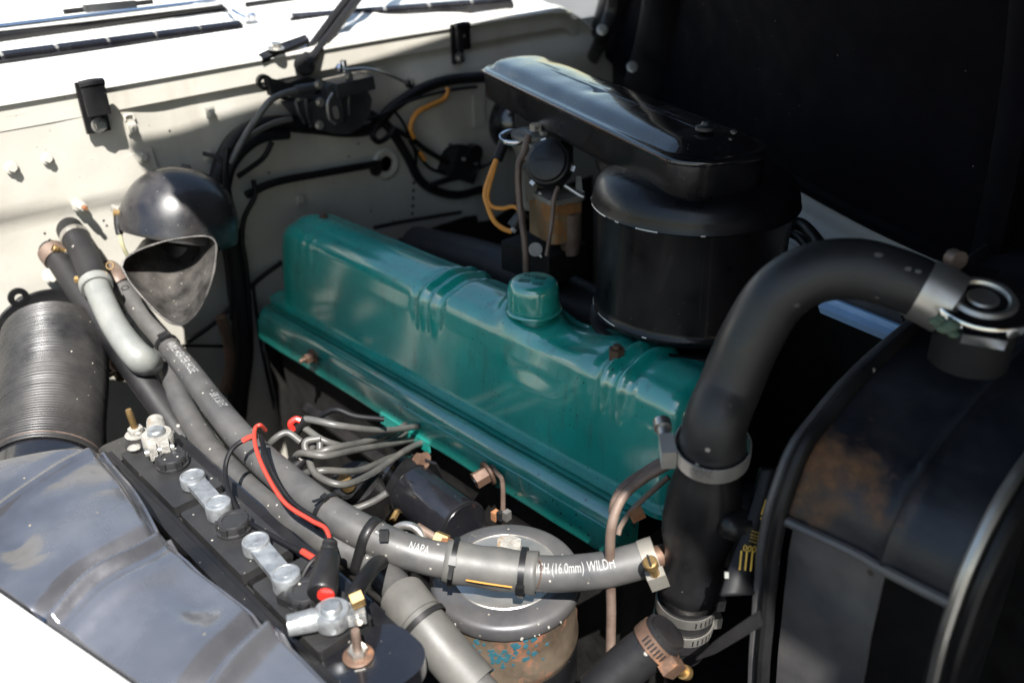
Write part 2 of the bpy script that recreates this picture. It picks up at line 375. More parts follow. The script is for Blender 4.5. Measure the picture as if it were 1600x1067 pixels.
# blanking plate ring, brackets, clips and bolts fixed on the firewall
c = fw(602, 256, .006)
rg = G().lathe([(.017, .0), (.017, .004), (.029, .006), (.033, .003), (.034, 0)], 36, frame(c, (1, 0, 0))).build('blanking_plate', 'cream', fwall)
G().lathe([(0, .002), (.017, .002), (.0175, .008), (.013, .010), (0, .010)], 24, frame(fw(585, 262, .006), (1, .2, 0))).build('grommet', 'rubber_black', fwall)
for (px, py, s) in ((73, 248, .0062), (17, 262, .0068), (468, 313, .0066), (222, 246, .0066), (432, 284, .006), (752, 152, .007), (752, 188, .007), (150, 187, .0085)):
    bolt('bolt', fw(px, py, .012), (1, .1, .1), s, 'cream' if px != 150 else 'steel', fwall, s * 1.1)
G().box(.045, .05, .003, Matrix.Translation(fw(221, 258, .008)) @ Matrix.Rotation(math.pi / 2, 4, 'Y') @ Matrix.Rotation(.1, 4, 'Z'), .0012).build('access_plate', 'cream', fwall)
G().box(.07, .035, .004, Matrix.Translation(fw(748, 172, .034)) @ Matrix.Rotation(math.pi / 2, 4, 'Y'), .0015).build('access_plate', 'cream', fwall)
for (px, py) in ((205, 200), (328, 176), (324, 243), (640, 128), (655, 148), (381, 376), (430, 283)):
    p = fw(px, py, .009)
    def clipm(g):
        g.box(.020, .016, .003, Matrix.Translation((0, 0, .0015)), .0008); g.box(.013, .012, .006, Matrix.Translation((0, 0, .005)), .001)
        g.lathe([(.0022, .008), (.004, .008), (.004, .011), (.0022, .011)], 12, closed=True)
    stamp('harness_clip', 'clip', clipm, 'cream', frame(p, (1, 0, 0)), fwall)
p = fw(203, 188, .008)
G().tube([p + V((0, -.008, 0)), p + V((0, -.006, .008)), p + V((0, .006, .008)), p + V((0, .008, 0))], .0022, 8).build('wire_loop', 'cream', fwall)
# dome stud with shadow, left
stud('stud', fw(118, 318, .004), (1, .1, -.05), .007, .028, 'cream', fwall); nut('nut', fw(120, 320, .006), (1, .1, -.05), .010, .010, 'cream', fwall)
stud('stud_tip', fw(118, 318, .004) + V((.028, .003, -.001)), (1, .1, -.05), .004, .008, 'rust', fwall)
for k in range(7):                                      # spot-weld row at the plenum
    q = fw(648 - k * .6, 262 + k * 12, .030); stamp('rivet', 'rivet', lambda g: g.lathe([(0, .5), (.6, .4), (1, 0)], 10), 'black_matt', frame(q, (1, 0, 0)), fwall, (.004, .004, .004))
for (px, py) in ((70, 365), (162, 345), (235, 300), (420, 270), (545, 245), (500, 180), (395, 128), (615, 345), (580, 330), (265, 205), (290, 150), (560, 225)):
    stamp('hole', 'rivet', lambda g: g.lathe([(0, .5), (.6, .4), (1, 0)], 10), 'black_matt', frame(fw(px, py, .007), (1, 0, 0)), fwall, (.0022, .0022, .002))

# --- cowl (top of the scuttle with vents, in full sun)
cowl = thing('cowl', 'white cowl panel with black slotted air vents below the windscreen', 'cowl', (-1.8, .9, .38))
def f_cowl(u, v):
    Y = -.4 + 2.12 * u; x = -1.486 - .66 * v
    z = .429 + .012 * sstep(0, .08, v) + .035 * v - .010 * bumpf(v, .10, .02) + .010 * bumpf(v, .24, .03) - .008 * bumpf(v, .40, .02) + .010 * bumpf(v, .52, .03) - .010 * bumpf(v, .66, .02) + .012 * bumpf(v, .80, .03)
    z += .010 * sstep(.3, 1.2, Y) - .10 * sstep(1.52, 1.80, Y) ** 2 - .003
    x += .30 * sstep(1.25, 1.9, Y) ** 2 * v
    return (x, Y, z)
G().grid(f_cowl, 70, 50, thick=(0, 0, -.005)).build('top_panel', 'white_paint', cowl, 60)
def vent(a, b, n):
    A, B = at(*a, Z=.452), at(*b, Z=.452); d = B - A; L = d.length; d.normalize(); s = V((-d.y, d.x, 0))
    vt = G().tube([A + V((0, 0, .004)), B + V((0, 0, .004))], .013, 10, 4, oval=.7).build('vent_strip', 'black_satin', cowl)
    for k in range(n):
        p0 = A.lerp(B, (k + .03) / n) + V((0, 0, .014)); p1 = A.lerp(B, (k + .97) / n) + V((0, 0, .014))
        G().tube([p0, p1], .010, 10, 3, oval=.75).build('vent_louvre', 'black_gloss', vt)
vent((-190, 128), (378, 49), 7); vent((455, 38), (800, 10), 5)
# windscreen and the mouldings at its base
for (a, b, z, r, m) in (((-150, 78), (352, 10), .475, .010, 'black_satin'), ((-150, 62), (352, 1), .490, .008, 'chrome'), ((385, 8), (560, -16), .485, .006, 'black_satin')):
    G().tube([at(*a, Z=z), at(*b, Z=z)], r, 10).build('screen_moulding', m, cowl)
G().grid(lambda u, v: (-2.17 - .25 * v, -.4 + 2.0 * u, .47 + .35 * v), 4, 2, thick=(-.004, 0, 0)).build('windscreen_glare', 'white_paint', cowl)  # the windscreen itself, its bright reflection painted on as white
wp = thing('windscreen_wiper', 'chrome wiper arm and spindle at the middle of the windscreen base', 'wiper', at(372, 30, Z=.465))
G().tube([at(346, -6, Z=.50), at(352, 8, Z=.49), at(368, 20, Z=.48), at(385, 30, Z=.468)], .005, 8).build('arm', 'chrome', wp)
G().tube([at(372, -8, Z=.50), at(378, 6, Z=.49), at(384, 22, Z=.478)], .004, 8).build('link', 'chrome', wp)
G().lathe([(0, 0), (.014, 0), (.014, .01), (.009, .016), (0, .017)], 16, frame(at(392, 32, Z=.462), (0, 0, 1))).build('spindle', 'chrome', wp)
wb = wp
G().tube([at(100, 19, Z=.52), at(238, 3, Z=.52)], .005, 8).build('blade', 'black_matt', wb)
G().box(.09, .014, .012, frame(at(172, 10, Z=.525), (0, 0, 1), (0, 1, 0)), .003).build('clip', 'motor_grey', wb)

# --- hood, opened on its far side and standing over the engine: underside in view
hood = thing('hood', 'raised black hood seen from its underside over the far side', 'hood', (-.5, 1.3, .3))
HP = [(-1.56, 1.80, .33), (-1.2, 1.60, .25), (-.92, 1.44, .25), (-.62, 1.225, .262), (-.38, 1.10, .262), (-.1, 1.02, .26), (.35, .95, .25), (.9, .9, .25)]
hpath = spline(HP, 8)
def f_hood(u, v):
    q = u * (len(hpath) - 1); k = min(int(q), len(hpath) - 2); b = hpath[k].lerp(hpath[k + 1], q - k)
    ang = v; H = 1.05
    z = b.z + H * (v ** .9) * (1.0 - .1 * v) - .16 * sstep(.88, 1.0, u) * v ** 3
    yend = .13 - .50 * sstep(.88, 1.0, u)  # unseen front edge droops, shaped to keep sky light off the radiator side
    t = v ** 2.1
    Y = b.y * (1 - t) + yend * t
    return (b.x + .60 * v * sstep(.40, 0, u), Y, z)
G().grid(f_hood, 60, 26, thick=(0, .012, .012)).build('outer_skin', 'hood_black', hood, 60)
def rib(u, name, wd, m):
    pts = [V(f_hood(u, .02 + .9 * k / 14)) + V((0, -.02, -.01)) for k in range(15)]
    G().tube(pts, wd, 10, 2, oval=.5).build(name, m, hood)
def f_blocker(u, v):
    a = V(f_hood(1, u)); b = V((a.x + .06, 1.0 - .75 * u, .25 + .2 * u)); return a.lerp(b, v) + V((.10 * math.sin(math.pi * v) , 0, 0))
G().grid(f_blocker, 20, 10, thick=(.012, 0, 0)).build('nose_blocker', 'hood_black', hood, 60)  # closure out of view, added to cut sky light from the front
G().tube([V(f_hood(k / 60, 0)) + V((0, .004, .006)) for k in range(61)], .012, 8, raw=True).build('edge_flange', 'hood_black', hood)
rib(.028, 'rear_frame', .045, 'black_satin'); rib(.12, 'stiffener', .05, 'black_satin'); rib(.62, 'stiffener', .03, 'hood_black')
hb = [fw(925, 95, .02), D(940, 60, 1.95), D(955, 20, 1.93), D(962, -20, 1.9)]
G().tube(hb, .016, 8, 4, oval=.5).build('hinge_arm', 'black_satin', hood)
for (px, py) in ((941, 47), (988, 105)): bolt('bolt', D(px, py, 1.86), -VIEW, .008, 'steel', hood, .008)

# --- far side inner fender: cream ledge under the hood edge, black wheelhouse wall below
led = thing('inner_fender', 'cream inner fender ledge on the far side below the hood', 'body panel', (-.5, 1.15, -.5))
lp = [V((h.x, h.y - .0, h.z - .012)) for h in hpath[20:50]]
def f_led(u, v, w0=.085):
    q = u * (len(lp) - 1); k = min(int(q), len(lp) - 2); b = lp[k].lerp(lp[k + 1], q - k)
    return (b.x - .05 * v, b.y + .004 - w0 * .7 * v, b.z + .010 - .055 * v + .005 * bumpf(v, .35, .06))
G().grid(f_led, 60, 10, thick=(0, .004, -.003)).build('ledge', 'cream', led, 60)
def f_wheel(u, v):
    q = u * (len(hpath) - 1); k = min(int(q), len(hpath) - 2); p = hpath[k].lerp(hpath[k + 1], q - k); p = p + V((-.05, -.045, -.02)) * sstep(.25, .4, u) + V((0, .02, .06)) * sstep(.38, .2, u)
    return (p.x, p.y + .02 * v, p.z - .03 - .92 * v)
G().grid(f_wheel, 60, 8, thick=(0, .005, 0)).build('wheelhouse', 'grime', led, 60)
G().tube([at(1230, 340, Z=.226), at(1262, 345, Z=.226), at(1278, 335, Z=.228), at(1286, 343, Z=.226), at(1300, 356, Z=.224), at(1345, 372, Z=.224)], .0022, 6).build('seam', 'gasket', led)

# --- near side fender, white, and bare inner panel
fen = G().grid(lambda u, v: (-1.25 + 1.25 * u, .052 + .23 * (-.45 + 1.25 * u) * 1.0 - .40 * v + .0, .128 + .012 * bumpf(v, .03, .05) + .02 * v - .35 * max(0, v - .45) ** 2), 40, 24, thick=(0, 0, -.01)).build('fender', 'white_paint', None, 60)
tag(fen, 'white painted fender edge in the bottom left corner', 'fender')
inn = thing('near_inner_fender', 'black near side inner fender wall below the battery', 'body panel', (-.9, .22, -.6)); inn.name = 'inner_fender'; WLOC[inn.name] = V((-.9, .22, -.6))
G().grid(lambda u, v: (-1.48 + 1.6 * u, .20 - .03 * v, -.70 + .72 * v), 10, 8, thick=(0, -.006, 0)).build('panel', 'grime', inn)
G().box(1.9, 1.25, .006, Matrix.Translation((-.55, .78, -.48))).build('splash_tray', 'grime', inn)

# --- splash shield: crumpled dark glossy sheet between fender and battery
def f_shield(u, v):
    xr = -1.085 + .075 * v; X = xr + (-.38 - xr) * u; Y0 = .060 + .23 * (X + .8); Y1 = .231 - .018 * bumpf(X, -.75, .10) 
    if X < -.97: Y1 -= 0
    Y = Y0 + (Y1 - Y0) * v
    z = .108 + .010 * math.sin(v * 3.0) - .030 * (1 - v) * 0
    dcr = X + .715 + .26 * (Y - .085) + .004 * math.sin(Y * 60)               # fold crossing towards the battery
    z += .015 * math.exp(-(dcr / .010) ** 2) - .013 * math.exp(-((dcr + .026) / .014) ** 2) + .006 * math.exp(-((dcr - .03) / .02) ** 2)
    dc2 = X + .535 + .5 * (Y - .17)
    z += .014 * math.exp(-(dc2 / .010) ** 2) - .012 * math.exp(-((dc2 + .024) / .014) ** 2)
    dc3 = X + .95 + (Y - .17) * .45
    z += .007 * math.exp(-(dc3 / .009) ** 2) - .004 * math.exp(-((dc3 + .02) / .012) ** 2)
    z -= .010 * math.exp(-(((X + .86) / .035) ** 2 + ((Y - .10) / .022) ** 2)) + .008 * math.exp(-(((X + .64) / .03) ** 2 + ((Y - .19) / .02) ** 2))
    z += .002 * abs(nz(X, Y, 14, 7))
    z += .007 * nz(X, Y, 6, 2) + .0012 * nz(X, Y, 22, 5)
    z -= .018 * sstep(.93, 1.0, v) + .022 * sstep(.06, 0, v)
    z -= .012 * sstep(.04, 0, u)
    return (X, Y, z)
sh = G().grid(f_shield, 230, 70, thick=(0, 0, -.0025)).build('splash_shield', 'shield_blue', None, 60)
tag(sh, 'crumpled dark glossy sheet metal shield between the fender and the battery', 'splash shield')
eg = G(); eg.tube([V(f_shield(k / 60, 1.0)) + V((0, .001, -.001)) for k in range(61)], .0025, 6, raw=True); e = eg.build('rolled_edge', 'shield_blue', sh)

# ================================================================== ENGINE
eng = thing('engine', 'long teal painted straight engine with rocker cover and side cover', 'engine', (-.95, .76, -.5))
XR, XF = -1.432, -.478                                   # rocker cover ends
YN, YF, ZT = .708, .862, .156
RIBS = (-1.300, -.955, -.590)
CAPX, CAPY = -.775, .775
def cover_section(x):
    dR, dF = x - XR, XF - x; ins = 0
    if dR < .075: ins = (.075 - math.sqrt(max(0, .075 ** 2 - (.075 - dR) ** 2))) * .8
    if dF < .028: ins = .028 - math.sqrt(max(0, .028 ** 2 - (.028 - dF) ** 2))
    yn, yf, zt = YN + ins, YF - ins, ZT - ins * .9 - .012 * sstep(.35, 0, dR) * 0
    lean = .016; r = .030; pts = []
    yt = yn + lean; ft = yf - lean
    for k in range(12): t = k / 12; pts.append((yn + lean * t * .9, (zt - r) * t))
    for k in range(9): a = math.pi / 2 * k / 8; pts.append((yt + r - r * math.cos(a), zt - r + r * math.sin(a)))
    for k in range(1, 14): t = k / 14; y = yt + r + (ft - yt - 2 * r) * t; pts.append((y, zt + .007 * math.sin(math.pi * t)))
    for k in range(9): a = math.pi / 2 * k / 8; pts.append((ft - r + r * math.sin(a), zt - r + r * math.cos(a)))
    for k in range(1, 13): t = k / 12; pts.append((yf - lean * (1 - t) * .9, (zt - r) * (1 - t)))
    out = []; n = len(pts)
    for i, (y, z) in enumerate(pts):
        a = pts[max(0, i - 1)]; b = pts[min(n - 1, i + 1)]; ty, tz = b[0] - a[0], b[1] - a[1]; l = math.hypot(ty, tz) or 1
        ny, nzz = -tz / l, ty / l
        d = 0
        for xc in RIBS:
            w8 = (.08 if xc < -1.2 else 1) * sstep(.085, .128, z) * sstep(XF - .01, XF - .04, x)
            d += w8 * (.0060 * bumpf(x, xc - .013, .0066) + .0060 * bumpf(x, xc + .013, .0066) - .0030 * bumpf(x, xc, .006) - .003 * bumpf(x, xc - .028, .008) - .003 * bumpf(x, xc + .028, .008))
        rr = math.hypot((x - CAPX) * .75, y - CAPY)
        if z > .09: d += .006 * bumpf(rr, .034, .010) - .012 * sstep(.115, .06, rr) * sstep(YN, YN + .02, y) * sstep(CAPX - .02, CAPX + .05, x)
        d += .0012 * nz(x, y + z, 9, 1)
        out.append((x, y + ny * d, z + nzz * d))
    return out
def xs():
    a = [];
    for k in range(16): a.append(XR + .075 * (1 - math.cos(math.pi / 2 * k / 15)))
    x = XR + .078
    while x < XF - .03: a.append(x); x += .0028
    for k in range(13): a.append(XF - .028 * (1 - math.sin(math.pi / 2 * k / 12)))
    return a
secs = [cover_section(x) for x in xs()]; npt = len(secs[0]); g = G()
vs = [p for s in secs for p in s]
fs = [(i * npt + k, i * npt + k + 1, (i + 1) * npt + k + 1, (i + 1) * npt + k) for i in range(len(secs) - 1) for k in range(npt - 1)]
fs += [tuple(range(npt)), tuple(reversed(range((len(secs) - 1) * npt, len(secs) * npt)))]
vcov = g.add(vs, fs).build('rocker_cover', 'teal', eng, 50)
def rrect(x0, x1, y0, y1, r, n=6):
    o = []
    for (cx, cy, a0) in ((x1 - r, y1 - r, 0), (x0 + r, y1 - r, 90), (x0 + r, y0 + r, 180), (x1 - r, y0 + r, 270)):
        for k in range(n + 1): a = R_(a0 + 90 * k / n); o.append((cx + r * math.cos(a), cy + r * math.sin(a)))
    return o
G().prism(rrect(XR - .008, XF + .008, YN - .009, YF + .009, .03), -.004, .0035, None, .0015, 2).build('flange', 'teal', vcov)
G().prism(rrect(XR - .004, XF + .004, YN - .005, YF + .005, .03), -.0075, -.0045).build('gasket', 'gasket', eng)
# the head's ledge and the pressed side cover below it
prof = [(.712, -.008), (.704, -.0105), (.698, -.0125), (.694, -.0115), (.688, -.0095), (.681, -.010), (.675, -.0135), (.671, -.019), (.668, -.027), (.6655, -.0275), (.6645, -.031), (.661, -.062), (.663, -.068), (.70, -.070)]
XA, XB = -1.425, -.528
def side_sec(x):
    e = min(x - XA, XB - x); ins = 0
    if e < .014: ins = .014 - math.sqrt(max(0, .014 ** 2 - (.014 - e) ** 2))
    o = []
    for (y, z) in prof:
        y2 = y + ins * (1 if z < -.009 else .3)
        o.append((x, y2 + .0010 * nz(x, z * 3, 14), z + .0008 * nz(x, y, 11, 4)))
    return o
sx = [XA + .014 * (1 - math.cos(math.pi / 2 * k / 7)) for k in range(8)] + [XA + .014 + (XB - XA - .028) * k / 160 for k in range(1, 160)] + [XB - .014 * (1 - math.sin(math.pi / 2 * k / 7)) for k in range(8)]
secs = [side_sec(x) for x in sx]; npt = len(prof)
vs = [p for s in secs for p in s]
fs = [(i * npt + k, i * npt + (k + 1) % npt, (i + 1) * npt + (k + 1) % npt, (i + 1) * npt + k) for i in range(len(secs) - 1) for k in range(npt)]
fs += [tuple(range(npt)), tuple(reversed(range((len(secs) - 1) * npt, len(secs) * npt)))]
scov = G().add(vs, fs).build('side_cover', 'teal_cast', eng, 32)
G().prism(rrect(-.99, -.865, -.040, .0, .008), -.003, .003, frame((0, .663, -.048), (0, -1, -.05), (1, 0, 0)) @ Matrix.Translation((0, 0, 0)), .001).build('spark_plug_shield', 'teal_cast', scov) if False else None
G().box(.125, .004, .020, Matrix.Translation((-.955, .660, -.070)), .0015).build('plug_cover_tab', 'teal_cast', scov)
# raised casting letters on the side cover face
def cast_text(body, size, p, xdir, ndir):
    vs, fs = text_mesh(body, size); n = V(ndir).normalized(); x = V(xdir).normalized(); y = n.cross(x)
    G().add([V(p) + x * v.x + y * v.y + n * .0009 for v in vs] , fs).build('cast_letters', 'teal_cast', scov)
for (b, X, z, s) in (('FIRING ORDER', -.915, -.043, .009), ('1 6 2 5 8 3 7 4', -.91, -.054, .008), ('VALVE', -.985, -.048, .010), ('HOT .015', -.86, -.060, .008)):
    cast_text(b, s, (X, .6625 - .0008, z), (1, 0, 0), (0, -1, .1))
bolt('cover_bolt', at(490, 556, Y=.657), (0, -1, -.05), .0095, 'brown_metal', scov, .016)
stud('cover_stud', at(490, 556, Y=.657) + V((0, -.016, 0)), (0, -1, 0), .004, .012, 'brown_metal', scov)
bp = at(765, 738, Y=.657)
bolt('cover_bolt', bp, (-.25, -1, -.25), .0125, 'brown_metal', scov, .024)
G().lathe([(.0, 0), (.0052, 0), (.0052, .002), (0, .002)], 12, frame(bp + V((-.25, -1, -.25)).normalized() * .0245, (-.25, -1, -.25))).build('bolt_hollow', 'black_matt', scov)
G().tube([bp + V((.002, .003, .010)), at(778, 740, Y=.650), at(785, 752, Y=.648), at(786, 790, Y=.642), at(786, 812, Y=.64)], .0035, 8, 5).build('bracket_rod', 'copper_old', scov)
for k, m in enumerate(('rust', 'black_matt', 'steel')):
    G().box(.008, .01, .014, frame(at(774 + k * 9, 805, Y=.636), (0, 0, 1), (1, 0, 0)), .001).build('rod_nut', m, scov)
# rocker cover hardware
def cover_nut(px, py, big):
    p = at(px, py, Z=.150); t = big
    nut('cover_nut', p, (0, 0, 1), .0105 * t, .020 * t, 'brown_metal', vcov, .3); stud('cover_stud', p + V((0, 0, .018 * t)), (0, 0, 1), .0055 * t, .007 * t, 'brown_metal', vcov)
    G().lathe([(.012, 0), (.016, 0), (.015, .003), (.012, .003)], 20, frame(p + V((0, 0, -.001)), (0, 0, 1)), closed=True).build('washer', 'teal', vcov)
cover_nut(963, 566, 1.0); cover_nut(507, 350, .8)
# block and manifolds, mostly in the dark
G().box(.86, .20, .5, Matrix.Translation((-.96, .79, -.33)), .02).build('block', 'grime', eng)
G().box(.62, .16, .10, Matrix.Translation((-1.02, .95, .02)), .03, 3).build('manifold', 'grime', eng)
G().tube([(-1.30, .97, .06), (-1.1, .98, .075), (-.9, .98, .07), (-.62, .97, .05)], .045, 14).build('exhaust_manifold', 'iron_black', eng)
G().tube([(-1.28, .67, -.17), (-.62, .665, -.18)], .012, 8).build('oil_line', 'iron_black', eng)

# --- oil filler cap
cap = thing('oil_filler_cap', 'round teal oil filler cap on top of the rocker cover', 'oil cap', (CAPX, CAPY, .150))
M = Matrix.Translation((CAPX, CAPY, .152))
G().lathe([(.026, -.006), (.026, .014)], 28, M).build('neck', 'teal', cap)
cb = G().lathe([(.036, .013), (.0395, .0125), (.0405, .0145), (.0395, .0165), (.0365, .018), (.0362, .045), (.0355, .050), (.0335, .0548), (.0295, .0578), (.026, .0587), (.0, .0590)], 48, M).build('shell', 'teal', cap)
G().lathe([(.0365, .0195), (.038, .0195), (.038, .0215), (.0365, .0215)], 48, M, closed=True).build('bead', 'teal', cap)
xd = (CR - V((0, 0, CR.z))).normalized(); xd = (xd + V((0, 0, 0))).normalized()
def cap_text(body, size, ox, oy, rot=0):
    vs, fs = text_mesh(body, size); M2 = frame((CAPX, CAPY, .152 + .0592), (0, 0, 1), xd) @ Matrix.Rotation(rot, 4, 'Z') @ Matrix.Translation((ox, oy, 0))
    G().add([M2 @ v for v in vs], fs).build('cap_letters', 'black_matt', cb)
cap_text('TLO', .0115, -.017, .008, -.25); cap_text('OIL', .0115, .001, -.0165, -.25)
for (ox, oy) in ((.009, .0065), (-.011, -.007)):
    M2 = frame((CAPX, CAPY, .152 + .0588), (0, 0, 1), xd) @ Matrix.Rotation(-.25, 4, 'Z') @ Matrix.Translation((ox, oy, 0))
    for yy in (-.0028, .0028): G().box(.016, .0014, .0012, M2 @ Matrix.Translation((0, yy, 0))).build('cap_groove', 'black_matt', cb)

# --- ignition coil
ca, cb2 = at(622, 748, Z=-.10), at(722, 822, Z=-.10); ax = (cb2 - ca).normalized(); L = (cb2 - ca).length
coil = thing('ignition_coil', 'black cylindrical ignition coil lying beside the spark plug wires', 'ignition coil', (ca + cb2) / 2 - V((0, 0, .04)))
M = frame(ca, ax)
G().lathe([(.0, -.030), (.014, -.030), (.016, -.012), (.036, -.008), (.0395, -.004), (.0395, .045), (.0385, .047), (.0385, L), (.036, L + .004), (.0, L + .004)], 44, M).build('can', 'black_gloss', coil)
G().lathe([(.0396, .012), (.0412, .012), (.0412, .040), (.0396, .040)], 44, M, closed=True).build('strap', 'black_satin', coil)
G().lathe([(.037, L - .001), (.0395, L - .001), (.0395, L + .003), (.037, L + .003)], 44, M, closed=True).build('end_rim', 'black_satin', coil)
bk = G().box(.05, .004, .035, frame(at(668, 728, Z=-.075), (0, -.4, 1), (1, .2, 0)), .0015).build('bracket', 'black_satin', coil)
bolt('bolt', at(662, 722, Z=-.068), (-.2, -.7, .7), .0105, 'brown_metal', coil, .014)
for (a, b) in (((612, 735), (630, 722)), ((620, 800), (612, 815)), ((640, 800), (648, 818))):
    G().tube([at(*a, Z=-.066 if a[1] < 760 else -.12), at(*b, Z=-.066 if a[1] < 760 else -.125)], .005, 7, 3).build('terminal', 'brass', coil)
# --- spark plug wires
WI = [
    [(700, 655, 1.20), (640, 668, 1.18), (590, 672, 1.17), (530, 665, 1.16), (478, 655, 1.17), (466, 668, 1.18)],
    [(650, 650, 1.20), (620, 672, 1.18), (570, 690, 1.16), (520, 700, 1.14), (478, 715, 1.14), (462, 728, 1.14)],
    [(660, 655, 1.21), (610, 690, 1.165), (560, 700, 1.15), (510, 690, 1.16), (475, 668, 1.18)],
    [(672, 680, 1.19), (620, 692, 1.17), (560, 702, 1.135), (510, 712, 1.12), (470, 708, 1.13), (458, 720, 1.15)],
    [(650, 700, 1.18), (610, 715, 1.16), (560, 735, 1.13), (505, 735, 1.13), (468, 740, 1.15)],
    [(690, 680, 1.19), (640, 700, 1.17), (580, 740, 1.13), (535, 757, 1.11), (495, 742, 1.12), (483, 715, 1.14), (490, 695, 1.16)],
    [(600, 655, 1.2), (555, 650, 1.19), (525, 640, 1.19), (500, 650, 1.2)],
    [(470, 690, 1.15), (448, 676, 1.15), (425, 690, 1.15), (415, 712, 1.18)],
    [(605, 770, 1.14), (580, 785, 1.14), (550, 795, 1.14), (525, 790, 1.16)],
    [(500, 685, 1.15), (478, 690, 1.145), (480, 706, 1.14), (498, 706, 1.145), (500, 692, 1.15)],
]
desc = ['uppermost', 'long crossing', 'kinked', 'pale crossing', 'low slanting', 'deep looping', 'short dark rear', 'arched outer', 'lowest curved', 'small coiled']
for k, wv in enumerate(WI):
    wv = [(p[0], p[1], p[2] + (.23 if i == 0 else .13 if i == 1 else .05 if i == 2 else 0)) if k in (0, 1, 2, 3, 4, 5) else p for i, p in enumerate(wv)]
    o = G().tube([D(*p) for p in wv], .0049 if k != 6 else .004, 10, 7).build('spark_plug_wire', 'wire_grey' if k != 6 else 'wire_black')
    tag(o, desc[k] + ' grey spark plug wire in the bundle left of the coil' if k != 6 else 'short dark wire at the back of the spark plug wire bundle', 'wire', 'spark plug wires')
o = G().tube([D(458, 672, 1.175), D(454, 662, 1.17), D(462, 655, 1.17), D(470, 657, 1.17)], .0045, 8, 5).build('cable_marker', 'red_plastic'); tag(o, 'bright red plastic loop at the end of the spark plug wires', 'marker')
for (a, b, lb) in (((466, 668, 1.18), (478, 655, 1.17), 'black rubber boot on the uppermost spark plug wire'), ((462, 728, 1.14), (478, 715, 1.14), 'black rubber boot on the long crossing spark plug wire'), ((458, 720, 1.15), (470, 708, 1.13), 'black rubber boot on the pale crossing spark plug wire'), ((468, 740, 1.15), (505, 735, 1.13), 'black rubber boot on the low slanting spark plug wire')):
    A_, B_ = D(*a), D(*b); B_ = A_ + (B_ - A_).normalized() * .022
    o = G().tube([A_ - (B_ - A_) * .4, A_, B_], [.0075, .0075, .006], 12, 4).build('wire_boot', 'rubber_black'); tag(o, lb, 'boot', 'spark plug wire boots')
dist = thing('distributor', 'dark greasy distributor half hidden below the spark plug wires', 'distributor', D(560, 775, 1.24))
G().lathe([(0, -.05), (.03, -.05), (.036, -.01), (.036, .02), (.028, .03), (0, .032)], 24, frame(D(560, 765, 1.22), (.1, -.4, 1))).build('body', 'iron_black', dist)
G().lathe([(.0, 0), (.010, 0), (.010, .02), (0, .02)], 12, frame(D(545, 760, 1.18), (.1, -.4, 1))).build('tower', 'brass', dist)

# --- oil filter canister
FX, FY, FZ = -.577, .523, -.028
filt = thing('oil_filter', 'round oil filter canister with dished lid and rusty flaking body', 'oil filter', (FX, FY, -.30))
M = Matrix.Translation((FX, FY, FZ))
lid = G().lathe([(.056, -.004), (.060, .001), (.064, .003), (.073, .002), (.084, .0005), (.0885, -.0015), (.0905, -.005), (.0905, -.016), (.0895, -.019), (.086, -.019)], 64, M).build('lid', 'filter_lid', filt)
G().lathe([(.0, -.008), (.028, -.008), (.036, -.009), (.042, -.0075), (.045, -.0095), (.049, -.0125), (.053, -.010), (.056, -.005), (.0575, -.003)], 64, M).build('dish', 'filter_dish', lid)
G().lathe([(.0615, .002), (.0628, .004), (.064, .003)], 64, M).build('bead', 'steel', lid)
nut('centre_bolt', at(796, 872, Z=FZ - .006), (0, 0, 1), .0165, .024, 'corrosion', filt, .2)
bd = G().lathe([(.085, -.018), (.0855, -.021), (.086, -.085), (.0875, -.088), (.0875, -.094), (.0855, -.098), (.085, -.24), (.06, -.26), (0, -.26)], 64, M).build('body', 'filter_body', filt)
G().lathe([(.0862, -.100), (.0868, -.100), (.0868, -.23), (.0862, -.23)], 64, M, closed=True).build('label_wrap', 'black_satin', bd)
for k in range(60):                                       # flakes of old blue paint
    a = math.atan2(-.62, .50) + random.gauss(.10, .24); z = -.030 - abs(random.gauss(0, .013)) + .010 * math.sin(a * 9)
    s = random.uniform(.0012, .0042)
    poly = [(s * random.uniform(.5, 1.2) * math.cos(2 * math.pi * q / 7), s * random.uniform(.5, 1.2) * math.sin(2 * math.pi * q / 7)) for q in range(7)]
    G().prism(poly, 0, .0006, frame(M @ V((.0857 * math.cos(a), .0857 * math.sin(a), z)), (math.cos(a), math.sin(a), 0))).build('paint_flake', 'blue_flake', bd)
for k in range(11):
    a = math.atan2(-.62, .50) + random.uniform(-1.0, .9); s = random.uniform(.001, .0026)
    poly = [(s * random.uniform(.6, 1.2) * math.cos(2 * math.pi * q / 6), s * random.uniform(.4, .9) * math.sin(2 * math.pi * q / 6)) for q in range(6)]
    G().prism(poly, 0, .0006, frame(M @ V((.0906 * math.cos(a), .0906 * math.sin(a), random.uniform(-.0185, -.010))), (math.cos(a), math.sin(a), 0))).build('chip', 'bare_edge', lid)
pip = thing('oil_pipe', 'bent steel oil pipe with brass fitting behind the filter lid', 'pipe', D(640, 840, 1.04))
G().tube([D(603, 850, 1.06), D(612, 832, 1.05), D(630, 821, 1.045), D(650, 826, 1.04), D(664, 846, 1.04), D(668, 870, 1.05)], .0055, 12, 8).build('tube', 'steel', pip)
G().tube([D(652, 822, 1.045), D(668, 832, 1.04), D(684, 842, 1.035)], .005, 10, 4).build('copper_end', 'copper_old', pip)
nut('fitting', D(680, 840, 1.035), D(705, 850, 1.03) - D(680, 840, 1.035), .0095, .016, 'brass', pip)
nut('fitting', D(692, 848, 1.03), D(705, 852, 1.02) - D(692, 848, 1.03), .008, .012, 'rust', pip)

